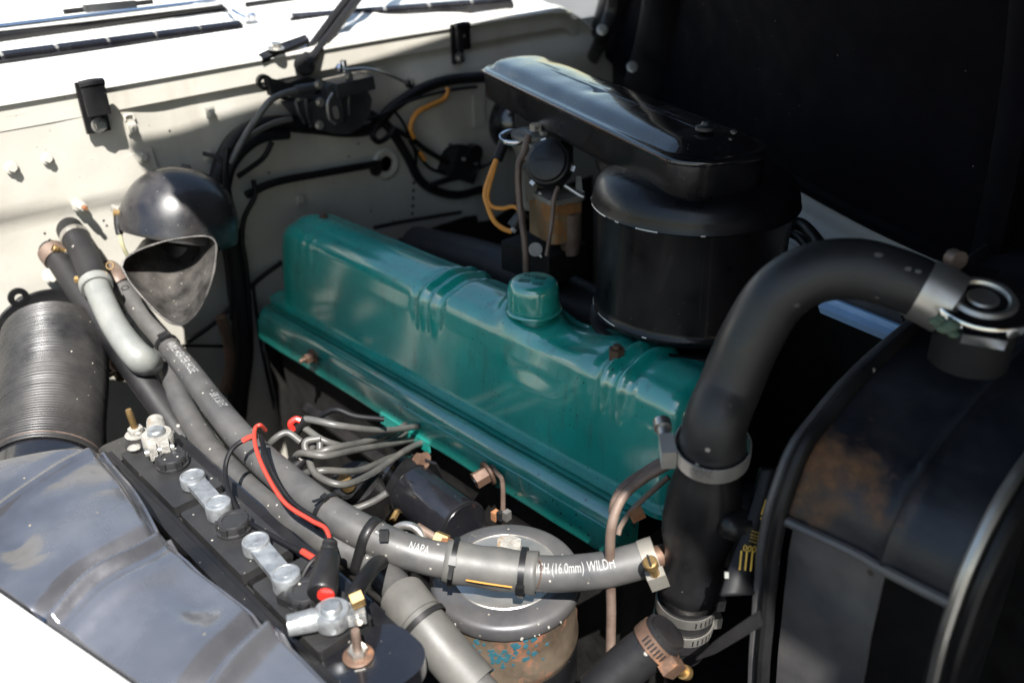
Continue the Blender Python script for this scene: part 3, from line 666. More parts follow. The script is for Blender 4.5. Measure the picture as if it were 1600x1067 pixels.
# ================================================================== BATTERY
BZ = .060
bat = thing('battery', 'long narrow black battery with lead cell links', 'battery', (-.78, .29, -.13))
BX0, BX1, BY0, BY1 = -1.03, -.553, .259, .323
G().prism(rrect(BX0 + .004, BX1 - .004, BY0 + .004, BY1 - .004, .006), -.13, BZ - .016).build('case', 'battery_black', bat)
G().prism(rrect(BX0 + .006, BX1 - .006, BY0 + .006, BY1 - .006, .004), BZ - .017, BZ - .010).build('sealing_tar', 'tar_black', bat)
xa, xb, xc = at(288, 786, Z=BZ).x, at(390, 893, Z=BZ).x, at(404, 908, Z=BZ).x
for (x0, x1) in ((BX0 + .012, xa), (xa + .014, xb), (xc, BX1)):
    G().prism(rrect(x0, x1, BY0 + .002, BY1, .004, 3), BZ - .014, BZ, None, .0018, 2).build('cell_lid', 'battery_black', bat)
for (px, py) in ((270, 722), (366, 822), (478, 932)):
    p = at(px, py, Z=BZ + .004); p.z = BZ
    cp = G().lathe([(.020, 0), (.0205, .004), (.018, .005), (.0175, .013), (.0165, .0145), (.012, .0145), (.0115, .0135), (.0, .0135)], 30, Matrix.Translation(p)).build('vent_cap', 'battery_black', bat)
    for k in range(6):
        a = k * math.pi / 3; stamp('grip', 'cap_grip', lambda g: g.box(.004, .008, .009, Matrix.Translation((.0178, 0, .0085)), .001, 1), 'battery_black', Matrix.Translation(p) @ Matrix.Rotation(a, 4, 'Z'), cp)
for (a, b) in (((300, 742), (341, 789)), ((399, 843), (447, 900))):
    A, B = at(*a, Z=BZ + .016), at(*b, Z=BZ + .016); A.z = B.z = BZ; d = (B - A); Lk = d.length; ang = math.atan2(d.y, d.x)
    M = Matrix.Translation(A) @ Matrix.Rotation(ang, 4, 'Z')
    lk = G().prism([(-.002, -.0108), (Lk, -.0108), (Lk, .0108), (-.002, .0108)], .006, .0135, M, .002, 2).build('cell_link', 'lead', bat)
    for (o, h) in ((0, .0165), (Lk, .021)):
        G().lathe([(.0125, 0), (.0148, .002), (.0150, h - .0025), (.0143, h - .0008), (.0125, h - .0002), (.0118, h - .0012), (.006, h - .0012), (.0055, h - .0004), (0, h - .0004)], 30, M @ Matrix.Translation((o, 0, 0))).build('post', 'lead', lk)
# rear terminal, corroded, and front clamp
def term(nm, label, cat, px, py, m, s=1.0, rot=0.):
    p = at(px, py, Z=BZ + .012); p.z = BZ
    t = thing(nm, label, cat, p); M = Matrix.Translation(p) @ Matrix.Rotation(rot, 4, 'Z') @ Matrix.Scale(s, 4)
    G().lathe([(.011, .0), (.0095, .026), (.008, .0275), (0, .0275)], 24, M).build('post', 'lead', t)
    r = G().lathe([(.010, .006), (.0165, .006), (.0172, .009), (.0168, .020), (.0155, .022), (.010, .022)], 28, M, closed=True).build('ring', m, t)
    for sg in (-1, 1):
        G().box(.019, .0085, .014, M @ Matrix.Translation((-.020, sg * .0065, .013)), .0025, 2).build('jaw', m, t)
    G().lathe([(.004, -.015), (.004, .015)], 12, M @ Matrix.Translation((-.022, 0, .013)) @ Matrix.Rotation(math.pi / 2, 4, 'X')).build('pinch_bolt', 'steel', t)
    G().lathe([(.0, .0), (.010, 0), (.011, .004), (.010, .028), (.0, .028)], 20, M @ Matrix.Translation((.012, 0, .014)) @ Matrix.Rotation(math.pi / 2, 4, 'Y')).build('cable_barrel', m, t)
    return t
term('battery_terminal', 'bright lead clamp on the front battery post beside the plug', 'battery terminal', 520, 965, 'lead', 1.05, R_(-118))
nut('barrel_nut', at(548, 940, Z=BZ + .028), (.3, 1, .1), .009, .012, 'brass', bpy.data.objects['battery_terminal'])
t2 = term('battery_terminal', 'white corroded clamp on the rear battery post by the firewall', 'battery terminal', 248, 690, 'corrosion', 1.15, R_(160))
for k in range(12):
    p = at(225 + random.uniform(-18, 45), 690 + random.uniform(-14, 14), Z=BZ + .008); s = random.uniform(.004, .010)
    stamp('corrosion_lump', 'lump', lambda g: g.lathe([(0, -.6), (.8, -.4), (1, 0), (.7, .5), (.3, .8), (0, .85)], 9), 'corrosion', Matrix.Translation(p) @ Matrix.Rotation(random.random() * 6, 4, 'Z'), t2, (s, s * .8, s * .6))
o = G().tube([at(550, 936, Z=BZ + .028), at(560, 918, Z=BZ + .030), at(574, 897, Z=BZ + .022), at(590, 880, Z=BZ - .01), at(606, 880, Z=BZ - .07)], .0085, 12, 6).build('battery_cable', 'wire_black'); tag(o, 'thick black cable leaving the front battery terminal under the hoses', 'cable')
# hold-down frame: two long bars, rounded end piece with stud and nut
hd = thing('battery_hold_down', 'black painted battery hold down frame with rusty studs and nuts', 'battery hold-down', (-.78, .29, .0))
def bar(y, name, wd, z):
    G().box(.53, wd, .012, Matrix.Translation((-.78, y, z)), .002).build(name, 'black_satin', hd)
bar(BY0 - .014, 'side_bar', .014, BZ - .010); bar(BY0 - .003, 'side_lip', .005, BZ - .013); bar(BY1 + .012, 'side_bar', .016, BZ - .022)
G().box(.47, .004, .016, Matrix.Translation((-.81, BY1 + .026, BZ - .034)), .0015).build('cable_channel', 'black_gloss', hd)
pe = at(560, 1025, Z=BZ - .012)
G().prism(rrect(-.556, -.478, BY0 - .012, BY1 + .020, .030, 8), BZ - .030, BZ - .012, None, .006, 3).build('end_piece', 'black_gloss', hd)
wsh = G().lathe([(.004, 0), (.0145, 0), (.015, .0015), (.013, .003), (.004, .003)], 26, Matrix.Translation(V((pe.x, pe.y, BZ - .012)))).build('washer', 'brown_metal', hd)
nut('nut', V((pe.x, pe.y, BZ - .010)), (0, 0, 1), .0095, .008, 'steel', hd); stud('stud', V((pe.x, pe.y, BZ - .005)), (.05, 0, 1), .0046, .028, 'copper_old', hd)
pr = at(212, 672, Z=BZ - .005)
G().prism(rrect(-1.075, -1.022, BY0 - .012, BY1 + .012, .016, 6), BZ - .030, BZ - .012, None, .005, 2).build('end_piece', 'black_gloss', hd)
pr.z = BZ - .012
G().lathe([(.004, 0), (.015, 0), (.0155, .0015), (.004, .003)], 22, Matrix.Translation(pr)).build('washer', 'corrosion', hd)
nut('nut', pr + V((0, 0, .002)), (0, 0, 1), .010, .009, 'corrosion', hd); stud('stud', pr + V((0, 0, .004)), (-.05, -.05, 1), .0045, .036, 'brass', hd)
tr = thing('battery_tray', 'black steel battery tray wall on the engine side of the battery', 'battery tray', (-.78, .36, -.16))
G().box(.50, .004, .12, Matrix.Translation((-.79, BY1 + .040, -.075)), .001).build('wall', 'black_satin', tr)
G().box(.60, .16, .004, Matrix.Translation((-.77, .285, -.135)), .001).build('floor', 'black_gloss', tr)

# --- trickle charge lead: red and black wires, plug
tc = thing('charger_lead', 'red and black charger wires looped over the heater hose with a plug', 'charger lead', D(510, 900, .93))
G().tube([D(415, 672, 1.06), D(406, 664, 1.045), D(398, 672, 1.045), D(400, 700, 1.02), D(416, 740, .995), D(445, 785, .97), D(485, 812, .945), D(509, 826, .925), D(517, 852, .900)], .0026, 10, 8).build('red_wire', 'wire_red', tc)
G().tube([D(408, 682, 1.05), D(414, 706, 1.025), D(428, 742, 1.0), D(456, 784, .975), D(495, 812, .95), D(510, 828, .928), D(512, 852, .900)], .0032, 9, 8).build('black_wire', 'wire_black', tc)
G().tube([D(400, 682, 1.05), D(380, 688, 1.05), D(360, 705, 1.04), D(352, 735, 1.03), D(360, 775, 1.0), D(385, 812, .97), D(430, 840, .94), D(470, 862, .915), D(492, 874, .905)], .0030, 9, 8).build('lower_black_wire', 'wire_black', tc)
G().tube([D(402, 681, 1.05), D(390, 683, 1.05), D(379, 689, 1.049)], .0036, 8, 4).build('red_sheath', 'wire_red', tc)
G().tube([D(472, 861, .913), D(492, 873, .903)], .0036, 8, 4).build('red_sheath', 'wire_red', tc)
pa, pb = D(516, 846, .900), D(503, 928, .842); ax = (pb - pa); Lp = ax.length
M = frame(pa, ax)
pl = G().lathe([(.0, 0), (.006, 0), (.008, .002), (.008, .005), (.0065, .006), (.0065, .009), (.0088, .010), (.0088, .014), (.0072, .015), (.0105, .018), (.0125, .022), (.0140, Lp * .62), (.0150, Lp * .97), (.0135, Lp), (0, Lp)], 26, M).build('plug', 'black_satin', tc)
G().tube([pb - ax * .12 + CR * .003, pb + ax * .02 + CR * .004], .0085, 14, 3).build('plug_tip', 'red_plastic', pl)
vs, fs = text_mesh('+', .014)
sq = G().box(.036, .05, .009, frame(at(480, 922, Z=BZ + .006), (0, 0, 1), (1, .3, 0)), .003).build('clip_cover', 'black_satin', tc)
G().tube([D(506, 862, .90), D(484, 880, .89), D(470, 905, .885), D(455, 935, .885)], .0028, 8, 5).build('tab_wire', 'wire_black', tc)

# ================================================================== HORN
horn = thing('horn', 'black domed horn with flared trumpet mouth on the firewall', 'horn', D(270, 420, 1.42))
hc = D(281, 350, 1.43); ax = (CU * .93 + CR * .17 - VIEW * .18).normalized()
M = frame(hc, ax, CR)
prof = [(.0935, -.020), (.0945, -.014), (.0935, -.008)] + [(.093 * math.cos(a) ** .9 if a < 1.56 else 0, .094 * math.sin(a)) for a in [math.pi / 2 * k / 16 for k in range(17)]]
G().lathe([(.0, -.012), (.085, -.012), (.088, -.020)] + prof, 56, M).build('dome', 'horn_black', horn)
G().lathe([(0, 0), (.010, 0), (.0105, .002), (.008, .0035), (0, .004)], 16, M @ Matrix.Translation((0, 0, .0925))).build('screw', 'motor_grey', horn)
G().box(.015, .002, .002, M @ Matrix.Translation((0, 0, .097))).build('slot', 'black_matt', horn)
G().lathe([(.050, -.028), (.048, -.050), (.040, -.055), (0, -.055)], 40, M @ Matrix.Translation((.0, .0, 0)) @ Matrix.Translation(M.to_3x3().inverted() @ (VIEW * .05))).build('body', 'black_satin', horn)
mouth = [(190, 418), (196, 404), (215, 392), (238, 383), (262, 376), (292, 371), (318, 369), (332, 373), (338, 384), (337, 405), (333, 430), (324, 458), (312, 482), (298, 500), (282, 508), (264, 503), (245, 488), (224, 466), (204, 442)]
def md(py): return 1.315 + (508 - py) / 138 * .03
mo = spline([D(x, y, md(y)) for x, y in mouth] + [D(*mouth[0], md(mouth[0][1]))], 4)[:-1]
cen = D(268, 405, 1.43); cen2 = D(272, 372, 1.46)
rings = []
for (t, c_, sc, push) in ((0, None, 1, 0), (.10, None, .985, .0), (.25, None, .95, .008), (.42, None, .86, .02), (.6, None, .70, .035), (.8, None, .48, .055), (1, None, .26, .085)):
    base = sum(mo, V()) / len(mo); cc = base.lerp(cen, t) if t < .6 else base.lerp(cen2, t)
    rings.append([cc + (p - base) * sc for p in mo])
def loft(rs, close_end=True):
    n = len(rs[0]); vs = [p for r in rs for p in r]; fs = [(i * n + k, i * n + (k + 1) % n, (i + 1) * n + (k + 1) % n, (i + 1) * n + k) for i in range(len(rs) - 1) for k in range(n)]
    if close_end: fs.append(tuple(range((len(rs) - 1) * n, len(rs) * n)))
    return vs, fs
mat('horn_inner', (.024, .023, .022), .33, metal=.3, var=.5, vscale=18, dust=((.15, .135, .12), .65, 18), specks=((.4, .36, .3), .10, 90), bump=(150, .5, .002))
tr_ = G().add(*loft(rings)).build('trumpet_inside', 'horn_inner', horn, 70)
outr = []
base = sum(mo, V()) / len(mo)
for i, r in enumerate(rings): c0 = sum(r, V()) / len(r); outr.append([c0 + (p - c0) * (1 + .012 / (1 + i * .0)) + VIEW * .002 for p in r])
G().add(*loft(outr)).build('trumpet_outside', 'black_satin', horn, 70)
G().tube([p - VIEW * .0 for p in mo] + [mo[0]], lambda t: .0016 + .0003 * math.sin(t * 90), 6, raw=True, caps=False).build('trumpet_rim', 'horn_inner', horn)
G().box(.02, .06, .035, frame(D(345, 372, 1.44), ax, CR), .004).build('bracket', 'black_satin', horn)
nut('terminal_nut', D(190, 335, 1.41), -CR + VIEW * -.3, .008, .012, 'brass', horn)
nut('terminal_nut', D(186, 328, 1.41), -CR - VIEW * .3 + CU * .3, .006, .012, 'corrosion', horn)
o = thing('horn_wire', 'short wire hanging from the left side of the horn', 'wire', D(190, 360, 1.41))
G().tube([D(184, 337, 1.405), D(184, 350, 1.405), D(187, 366, 1.405)], .006, 10, 4).build('boot', 'rubber_black', o)
G().tube([D(187, 364, 1.405), D(192, 385, 1.41), D(204, 406, 1.43), D(220, 420, 1.46)], .0035, 8, 5).build('core', 'wire_olive', o)

# ================================================================== FLEXIBLE AIR DUCT
duct = thing('air_duct', 'large black ribbed flexible air duct on the left', 'air duct', D(80, 690, 1.24))
dp = [D(84, 528, 1.37), D(85, 560, 1.335), D(84, 605, 1.285), D(80, 655, 1.235), D(75, 705, 1.195), D(71, 738, 1.17)]
path = spline(dp, 26); path2 = []
tot = sum((path[i + 1] - path[i]).length for i in range(len(path) - 1)); nr = 62; ns = nr * 5
acc = [0]
for i in range(1, len(path)): acc.append(acc[-1] + (path[i] - path[i - 1]).length)
k = 0
for i in range(ns + 1):
    s = tot * i / ns
    while k < len(acc) - 2 and acc[k + 1] < s: k += 1
    path2.append(path[k].lerp(path[k + 1], (s - acc[k]) / (acc[k + 1] - acc[k])))
random.seed(3); jit = [random.uniform(.5, 1.25) for _ in range(nr + 2)]
def dr(t):
    q = t * nr; return .0735 + .0024 * jit[int(q)] * (abs(math.sin(math.pi * q)) ** .7 - .5) + .002 * math.sin(t * 7) + .005 * (1 - t) * 0
G().tube(path2, dr, 64, raw=True, caps=False).build('ribbed_hose', 'duct_black', duct, 80)
ca, cbp = D(72, 732, 1.175), D(66, 790, 1.13)
G().tube([ca, ca.lerp(cbp, .4), cbp], .071, 48, 4, caps=False).build('collar', 'black_gloss', duct)
G().tube([ca + (ca - cbp) * .0, ca.lerp(cbp, .06)], .0755, 48, 2, caps=False).build('tape_edge', 'copper_old', duct)
q = D(42, 745, 1.08); G().box(.006, .004, .05, frame(q, cbp - ca, CR), .001).build('collar_joint', 'black_matt', duct)
fc = fw(80, 535, .008)
ring_o = [(.098 * math.cos(a), .098 * math.sin(a)) for a in [2 * math.pi * k / 40 for k in range(40)]]
fl = G().lathe([(.070, 0), (.094, 0), (.096, .002), (.094, .005), (.080, .006), (.070, .010)], 48, frame(fc, (1, 0, 0)), closed=True).build('mounting_flange', 'black_satin', duct)
for (px, py) in ((28, 464), (118, 452)):
    p = fw(px, py, .009); d = (p - fc); d.x = 0
    e_ = G().lathe([(.0065, 0), (.016, 0), (.016, .005), (.0065, .005)], 20, frame(p, (1, 0, 0)), closed=True).build('flange_ear', 'black_satin', duct)
    G().box(.03, .022, .004, frame(p - d.normalized() * .022 + V((.0022, 0, 0)), (1, 0, 0), d), .001).build('ear_web', 'black_satin', duct)

# ================================================================== HEATER HOSES
HR = .0202
h1 = [(182, 438, 1.46), (205, 468, 1.43), (232, 505, 1.40), (262, 540, 1.37), (292, 576, 1.31), (340, 640, 1.21), (388, 696, 1.13), (448, 750, 1.05), (512, 799, 1.0), (590, 842, .975), (660, 868, .965), (760, 886, .962), (850, 896, .955), (930, 892, .945), (985, 880, .94), (1022, 868, .938)]
hose1 = thing('heater_hose', 'upper grey heater hose with white lettering running to the thermostat housing', 'heater hose', D(600, 870, .97), 'printed grey heater hoses')
p1 = spline([D(*q) for q in h1], 8)
HR1 = lambda t: .0160 + (HR - .0160) * sstep(.12, .5, t)
G().tube(p1, HR1, 24, raw=True).build('hose', 'rubber_grey', hose1)
up = (-VIEW + CU * .8)
acc = [0]
for i in range(1, len(p1)): acc.append(acc[-1] + (p1[i] - p1[i - 1]).length)
def arc_at(path, px, py):
    best = min(range(len(path)), key=lambda i: (proj(path[i]) - V((px, py))).length)
    a = 0
    for i in range(1, best + 1): a += (path[i] - path[i - 1]).length
    return a
def proj(p):
    c_ = CAM_ROT.transposed() @ (p - CAM_POS); return V((800 + FPX * c_.x / -c_.z, 533.5 - FPX * c_.y / -c_.z))
wrap_text(p1, HR1, 'WIRE HEATER HOSE', .018, arc_at(p1, 270, 547), -VIEW + CU * .75 + CR * .35, 'print', 'print_white', hose1, xs=.72)
wrap_text(p1, HR1, '5/8 X 50 FT', .016, arc_at(p1, 345, 618), -VIEW + CU * .6 + CR * .6, 'print', 'print_white', hose1)
wrap_text(p1, HR1, '---', .02, arc_at(p1, 595, 835), -VIEW + CU * 1.0, 'print', 'print_white', hose1)
wrap_text(p1, HR1, 'NAPA', .015, arc_at(p1, 646, 860), -VIEW + CU * .75, 'print', 'print_white', hose1)
wrap_text(p1, HR1, 'INCH (16.0mm) WILDH', .0165, arc_at(p1, 832, 894), -VIEW + CU * .62, 'print', 'print_white', hose1)
h2 = [(254, 548, 1.40), (266, 582, 1.37), (284, 630, 1.30), (328, 702, 1.20), (392, 766, 1.11), (460, 812, 1.03), (520, 848, 1.0), (570, 872, .985), (610, 908, .96), (650, 960, .92), (700, 1022, .90), (760, 1090, .88)]
hose2 = thing('heater_hose', 'lower plain heater hose bending down in front of the oil filter', 'heater hose', D(600, 900, .99), 'printed grey heater hoses')
p2 = spline([D(*q) for q in h2], 8)
G().tube(p2, lambda t: .0165 + .0022 * sstep(.1, .6, t), 24, raw=True).build('hose', 'rubber_grey', hose2)
def cut(path, a, b):
    ia = min(range(len(path)), key=lambda i: (proj(path[i]) - V(a)).length); ib = min(range(len(path)), key=lambda i: (proj(path[i]) - V(b)).length); return path[ia:ib + 1]
# protective sleeves
sl1 = thing('hose_sleeve', 'grey slit sleeve on the upper heater hose above the oil filter', 'sleeve', D(765, 900, .95))
pc = cut(p1, (692, 874), (842, 895)); pc = spline([pc[0], pc[len(pc) // 2], pc[-1]], 8)
g = G(); T, U = frames(pc); n = 30
vs = []
for i, p in enumerate(pc):
    f = (-VIEW + CU * .1); f = (f - T[i] * f.dot(T[i])).normalized(); sd = T[i].cross(f)
    for k in range(n + 1):
        a = R_(-160 + 335 * k / n); rr = HR + .0035 + .0008 * math.sin(i * .9) + (.003 if k > n - 3 else 0); vs.append(p + (f * math.cos(a) + sd * math.sin(a)) * rr)
m_ = len(pc); fs = [(i * (n + 1) + k, i * (n + 1) + k + 1, (i + 1) * (n + 1) + k + 1, (i + 1) * (n + 1) + k) for i in range(m_ - 1) for k in range(n)]
so_ = g.add(vs, fs).build('wrap', 'sleeve_grey', sl1); md_ = so_.modifiers.new('t', 'SOLIDIFY'); md_.thickness = .0016
q0, q1 = D(728, 906, .9385), D(800, 917, .934)
G().tube([q0, q0.lerp(q1, .5) + VIEW * -.001, q1], .0008, 6, 4).build('slit_edge', 'wire_orange', sl1)
G().tube([D(843, 874, .940), D(846, 885, .934), D(844, 905, .932), D(840, 918, .937)], .0008, 6, 4).build('torn_edge', 'brown_metal', sl1)
sl2 = thing('hose_sleeve', 'grey sleeve round the lower heater hose at the bottom edge', 'sleeve', D(700, 1030, .93))
pc = cut(p2, (640, 950), (745, 1075))
G().tube(pc, HR + .0045, 28, raw=True, caps=False).build('wrap', 'sleeve_grey', sl2)
G().tube(cut(p2, (628, 932), (652, 965)), HR + .0062, 28, raw=True, caps=True).build('end_roll', 'sleeve_grey', sl2)
def dirat(path, px, py):
    i = min(range(1, len(path) - 1), key=lambda i: (proj(path[i]) - V((px, py))).length); return path[i], (path[i + 1] - path[i - 1]).normalized()
def tie_on(path, px, py, r, label, facing, wdt=.006, tail=.02, oval=1.):
    p, d = dirat(path, px, py); M = frame(p, d); f = M.to_3x3().inverted() @ V(facing); return ziptie(p, d, r, label, math.atan2(f.y, f.x), wdt, oval, tail)
tie_on(p1, 262, 540, .0175, 'black cable tie joining both heater hoses below the horn', -VIEW + CU, .010, .0)
tie_on(p1, 515, 797, HR + .0015, 'thin black cable tie holding the red wire on the upper hose', -VIEW * .6 + CU - CR * .2, .005, .018)
pm, dm = dirat(p1, 578, 836); pn, dn = dirat(p2, 568, 871)
M = frame((pm + pn) / 2, dm, (pn - pm)); tt = thing('cable_tie', 'wide black strap tying both heater hoses together near the oil filter', 'cable tie', (pm + pn) / 2, 'black cable ties on the hoses')
hl = (pn - pm).length / 2
st = [V(((hl + HR + .0015) * math.cos(a) if 0 else (math.copysign(hl, math.cos(a)) + (HR + .0015) * math.cos(a)), (HR + .0015) * math.sin(a), 0)) for a in [2 * math.pi * k / 40 for k in range(41)]]
g = G(); vs = []
for p in st: vs += [M @ (p + V((0, 0, -.006))), M @ (p + V((0, 0, .006)))]
g.add(vs, [(2 * k, 2 * k + 1, 2 * k + 3, 2 * k + 2) for k in range(40)]); ob = g.build('strap', 'black_satin', tt); sm = ob.modifiers.new('t', 'SOLIDIFY'); sm.thickness = .0016
G().box(.010, .012, .008, frame(D(600, 836, .948), -VIEW, CR), .0015).build('head', 'black_satin', tt)
tie_on(p1, 712, 880, HR + .0062, 'black cable tie with curled tail on the left of the grey sleeve', -VIEW + CU * .3, .006, .022)
tie_on(p1, 820, 894, HR + .0062, 'black cable tie on the right end of the grey sleeve', -VIEW - CU * .5, .007, 0)
tie_on(p2, 665, 978, HR + .0068, 'grey cable tie round the lower hose sleeve', -CU - CR, .006, .03)
# hose ends by the firewall
hA = thing('drain_hose', 'dark thin hose leaving a clamp beside the duct and running down', 'hose', fw(85, 400))
pA = spline([fw(70, 384, -.02), D(84, 398, 1.43), D(100, 418, 1.42), D(130, 465, 1.39), D(170, 520, 1.36), D(215, 585, 1.33), D(262, 650, 1.31), D(290, 690, 1.30)], 8)
G().tube(pA, lambda t: .0205 - .001 * t, 22, raw=True).build('hose', 'rubber_black', hA)
G().lathe([(.014, -.01), (.022, -.01), (.0225, .012), (.014, .012)], 24, frame(pA[8], pA[10] - pA[7]), closed=True).build('collar', 'copper_old', hA)
hB = thing('grey_pipe_hose', 'pale grey curved hose with black rubber upper end', 'hose', fw(140, 400))
pB = spline([fw(104, 352, -.02), D(118, 372, 1.42), D(130, 395, 1.40), D(143, 425, 1.37), D(158, 465, 1.34), D(180, 510, 1.315), D(205, 545, 1.30), D(222, 562, 1.30), D(232, 566, 1.33)], 8)
ncut = 28
G().tube(pB[:ncut], .0215, 24, raw=True).build('rubber_end', 'rubber_black', hB)
G().tube(pB[ncut - 4:], lambda t: .0195 + .003 * sstep(.3, .9, t), 24, raw=True).build('grey_tube', 'pipe_grey', hB)
pc_, dc_ = pB[ncut], (pB[ncut + 1] - pB[ncut - 1]).normalized()
G().lathe([(.0200, -.006), (.0245, -.006), (.0252, -.002), (.0252, .006), (.0235, .008), (.0200, .008)], 28, frame(pc_, dc_), closed=True).build('spring_clip', 'pipe_grey', hB)
eye = D(172, 415, 1.365); G().lathe([(.005, -.001), (.0065, -.001), (.0065, .001), (.005, .001)], 18, frame(eye, -VIEW), closed=True).build('clip_eye', 'brass', hB)
nut('clip_screw', D(130, 437, 1.36), -CR, .006, .012, 'brass', hB)
clamp(pB[8], (pB[9] - pB[7]), .0215, 'brass screwed hose clamp at the top of the pale grey hose', 'steel', 'brass', .012, 2.6)
ft = thing('heater_fitting', 'copper coloured pipe stub where the upper heater hose meets the firewall', 'pipe fitting', fw(178, 432))
G().tube([fw(170, 425, .0), D(182, 438, 1.455), D(188, 446, 1.45)], .0215, 20, 4).build('stub', 'copper_old', ft)
ftb = thing('firewall_tap', 'rusty brown drain tap on the firewall right of the duct', 'tap', D(185, 572, 1.42))
G().lathe([(0, 0), (.010, 0), (.010, .022), (.013, .024), (.013, .034), (.008, .036), (0, .036)], 16, frame(D(178, 565, 1.44), CR * .8 - CU * .9 - VIEW * .4)).build('body', 'brown_metal', ftb)
G().tube([D(168, 588, 1.43), D(190, 578, 1.42)], .004, 8, 3).build('lever', 'brown_metal', ftb)
G().lathe([(0, 0), (.012, 0), (.012, .03), (0, .03)], 16, frame(D(172, 555, 1.46), CR * .4 - CU - VIEW * .3)).build('socket', 'black_matt', ftb)
for (px, py, nm) in ((80, 430, 'lower left of the hose clamps'), (170, 468, 'beside the pale grey hose')):
    t = thing('firewall_bolt', 'cream painted bolt on the firewall ' + nm, 'bolt', fw(px, py)); bolt('head', fw(px, py, .008), (1, -.2, .1), .009, 'cream', t, .012); stud('shank', fw(px, py, .0), (1, -.2, .1), .005, .012, 'steel', t)
pk = thing('wall_pipe', 'cream painted pipe running down the firewall behind the hoses', 'pipe', fw(215, 490))
G().tube([fw(195, 455, .01), fw(215, 490, .018), fw(232, 520, .02), fw(240, 548, .015)], .016, 14, 5).build('tube', 'cream', pk)
nut('union', fw(213, 486, .018), fw(232, 520, .02) - fw(213, 486, .018), .021, .016, 'cream', pk)
gm = thing('terminal_post', 'white plastic junction between the two heater hoses', 'connector', D(312, 625, 1.36))
G().box(.014, .034, .014, frame(D(312, 625, 1.36), -VIEW, CR), .002).build('body', 'white_paint', gm)
G().box(.018, .014, .018, frame(D(326, 645, 1.35), -VIEW, CR), .002).build('cap', 'black_matt', gm)
o = G().box(.012, .016, .008, frame(D(300, 669, 1.27), -VIEW, CR), .002).build('red_cap', 'red_plastic'); tag(o, 'small red plastic cap next to the corroded battery terminal', 'cap')

# ================================================================== COOLING: thermostat housing, hoses, radiator
TY = .63
tA, tB = at(1113, 700, Y=TY), at(1060, 1010, Y=TY); ax = (tB - tA).normalized(); Lt = (tB - tA).length
th = thing('thermostat_housing', 'black cast thermostat housing in front of the engine', 'thermostat housing', tB)
M = frame(tA, ax, -VIEW); pxm = .86 / FPX
def q_(py): return (py - 700) / 310 * Lt
G().lathe([(.0, -.02), (.0285, -.02), (.0285, q_(718)), (.0290, q_(726)), (.0330, q_(738)), (.0385, q_(765)), (.0395, q_(800)), (.0385, q_(822)), (.0350, q_(836)), (.0335, q_(850)), (.0340, q_(872)), (.0375, q_(890)), (.0365, q_(905)), (.0300, q_(915)), (.0300, q_(1010)), (0, q_(1010))], 40, M).build('casting', 'black_satin', th)
for (px, py, s, h) in ((1055, 800, .016, .02), (1058, 820, .011, .026), (1095, 812, .010, .015), (1120, 830, .012, .012)):
    p = at(px, py, Y=.60); G().lathe([(s * 1.5, -.022), (s * 1.2, -.008), (s, 0), (s * .6, h * .3), (0, h * .34)], 18, frame(p + V((.0, .012, 0)), (-.35, -1, .35))).build('boss', 'black_satin', th)
G().lathe([(.033, 0), (.0335, .003), (.030, .005)], 36, M @ Matrix.Translation((0, 0, q_(716)))).build('rust_ring', 'rust', th)
G().tube([D(1012, 873, .938), D(1035, 868, .94), D(1075, 858, .965)], .0125, 16, 4).build('inlet_stub', 'brown_metal', th)
G().tube([D(1046, 985, .88), D(1030, 1000, .885)], .020, 16, 3).build('outlet_stub', 'iron_black', th)
o = G().box(.004, .006, .003, frame(D(1135, 898, .845), -VIEW, CR), .003).build('paint_chip', 'pipe_grey', th)
cp_, cd_ = D(1016, 872, .938), D(1040, 862, .936) - D(1000, 876, .939)
M_ = frame(cp_, cd_); f = M_.to_3x3().inverted() @ (-VIEW * .8 - CU * .7)
clamp(cp_, cd_, HR + .0005, 'worn steel clamp fixing the heater hose to the thermostat housing', 'carb_grey', 'brass', .016, math.atan2(f.y, f.x))
hb2 = thing('bypass_hose', 'short black bypass hose under the thermostat housing', 'hose', tB)
G().tube([tA + ax * q_(925), tA + ax * q_(985)], .0325, 28, 3).build('hose', 'rubber_black', hb2)
for (py, nm) in ((932, 'upper steel clamp on the short bypass hose'), (962, 'lower steel clamp on the short bypass hose')):
    f = M.to_3x3().inverted() @ (-VIEW * .75 + CR * .8)
    clamp(tA + ax * q_(py), ax, .0328, nm, 'steel', 'brass', .013, math.atan2(f.y, f.x))
lh = thing('lower_hose', 'black lower hose leaving the frame at the bottom beside the radiator', 'hose', D(950, 1070, .88))
G().tube([D(1042, 988, .885), D(1020, 1008, .89), D(985, 1035, .895), D(930, 1085, .90)], .0235, 22, 6).build('hose', 'rubber_black', lh)
cp_, cd_ = D(1026, 1003, .888), D(1010, 1015, .89) - D(1042, 988, .885)
M_ = frame(cp_, cd_); f = M_.to_3x3().inverted() @ (-VIEW * .75 + CR * .6 - CU * .4)
clamp(cp_, cd_, .024, 'rusty clamp with brass screw on the lower hose', 'brown_metal', 'brass', .015, math.atan2(f.y, f.x))
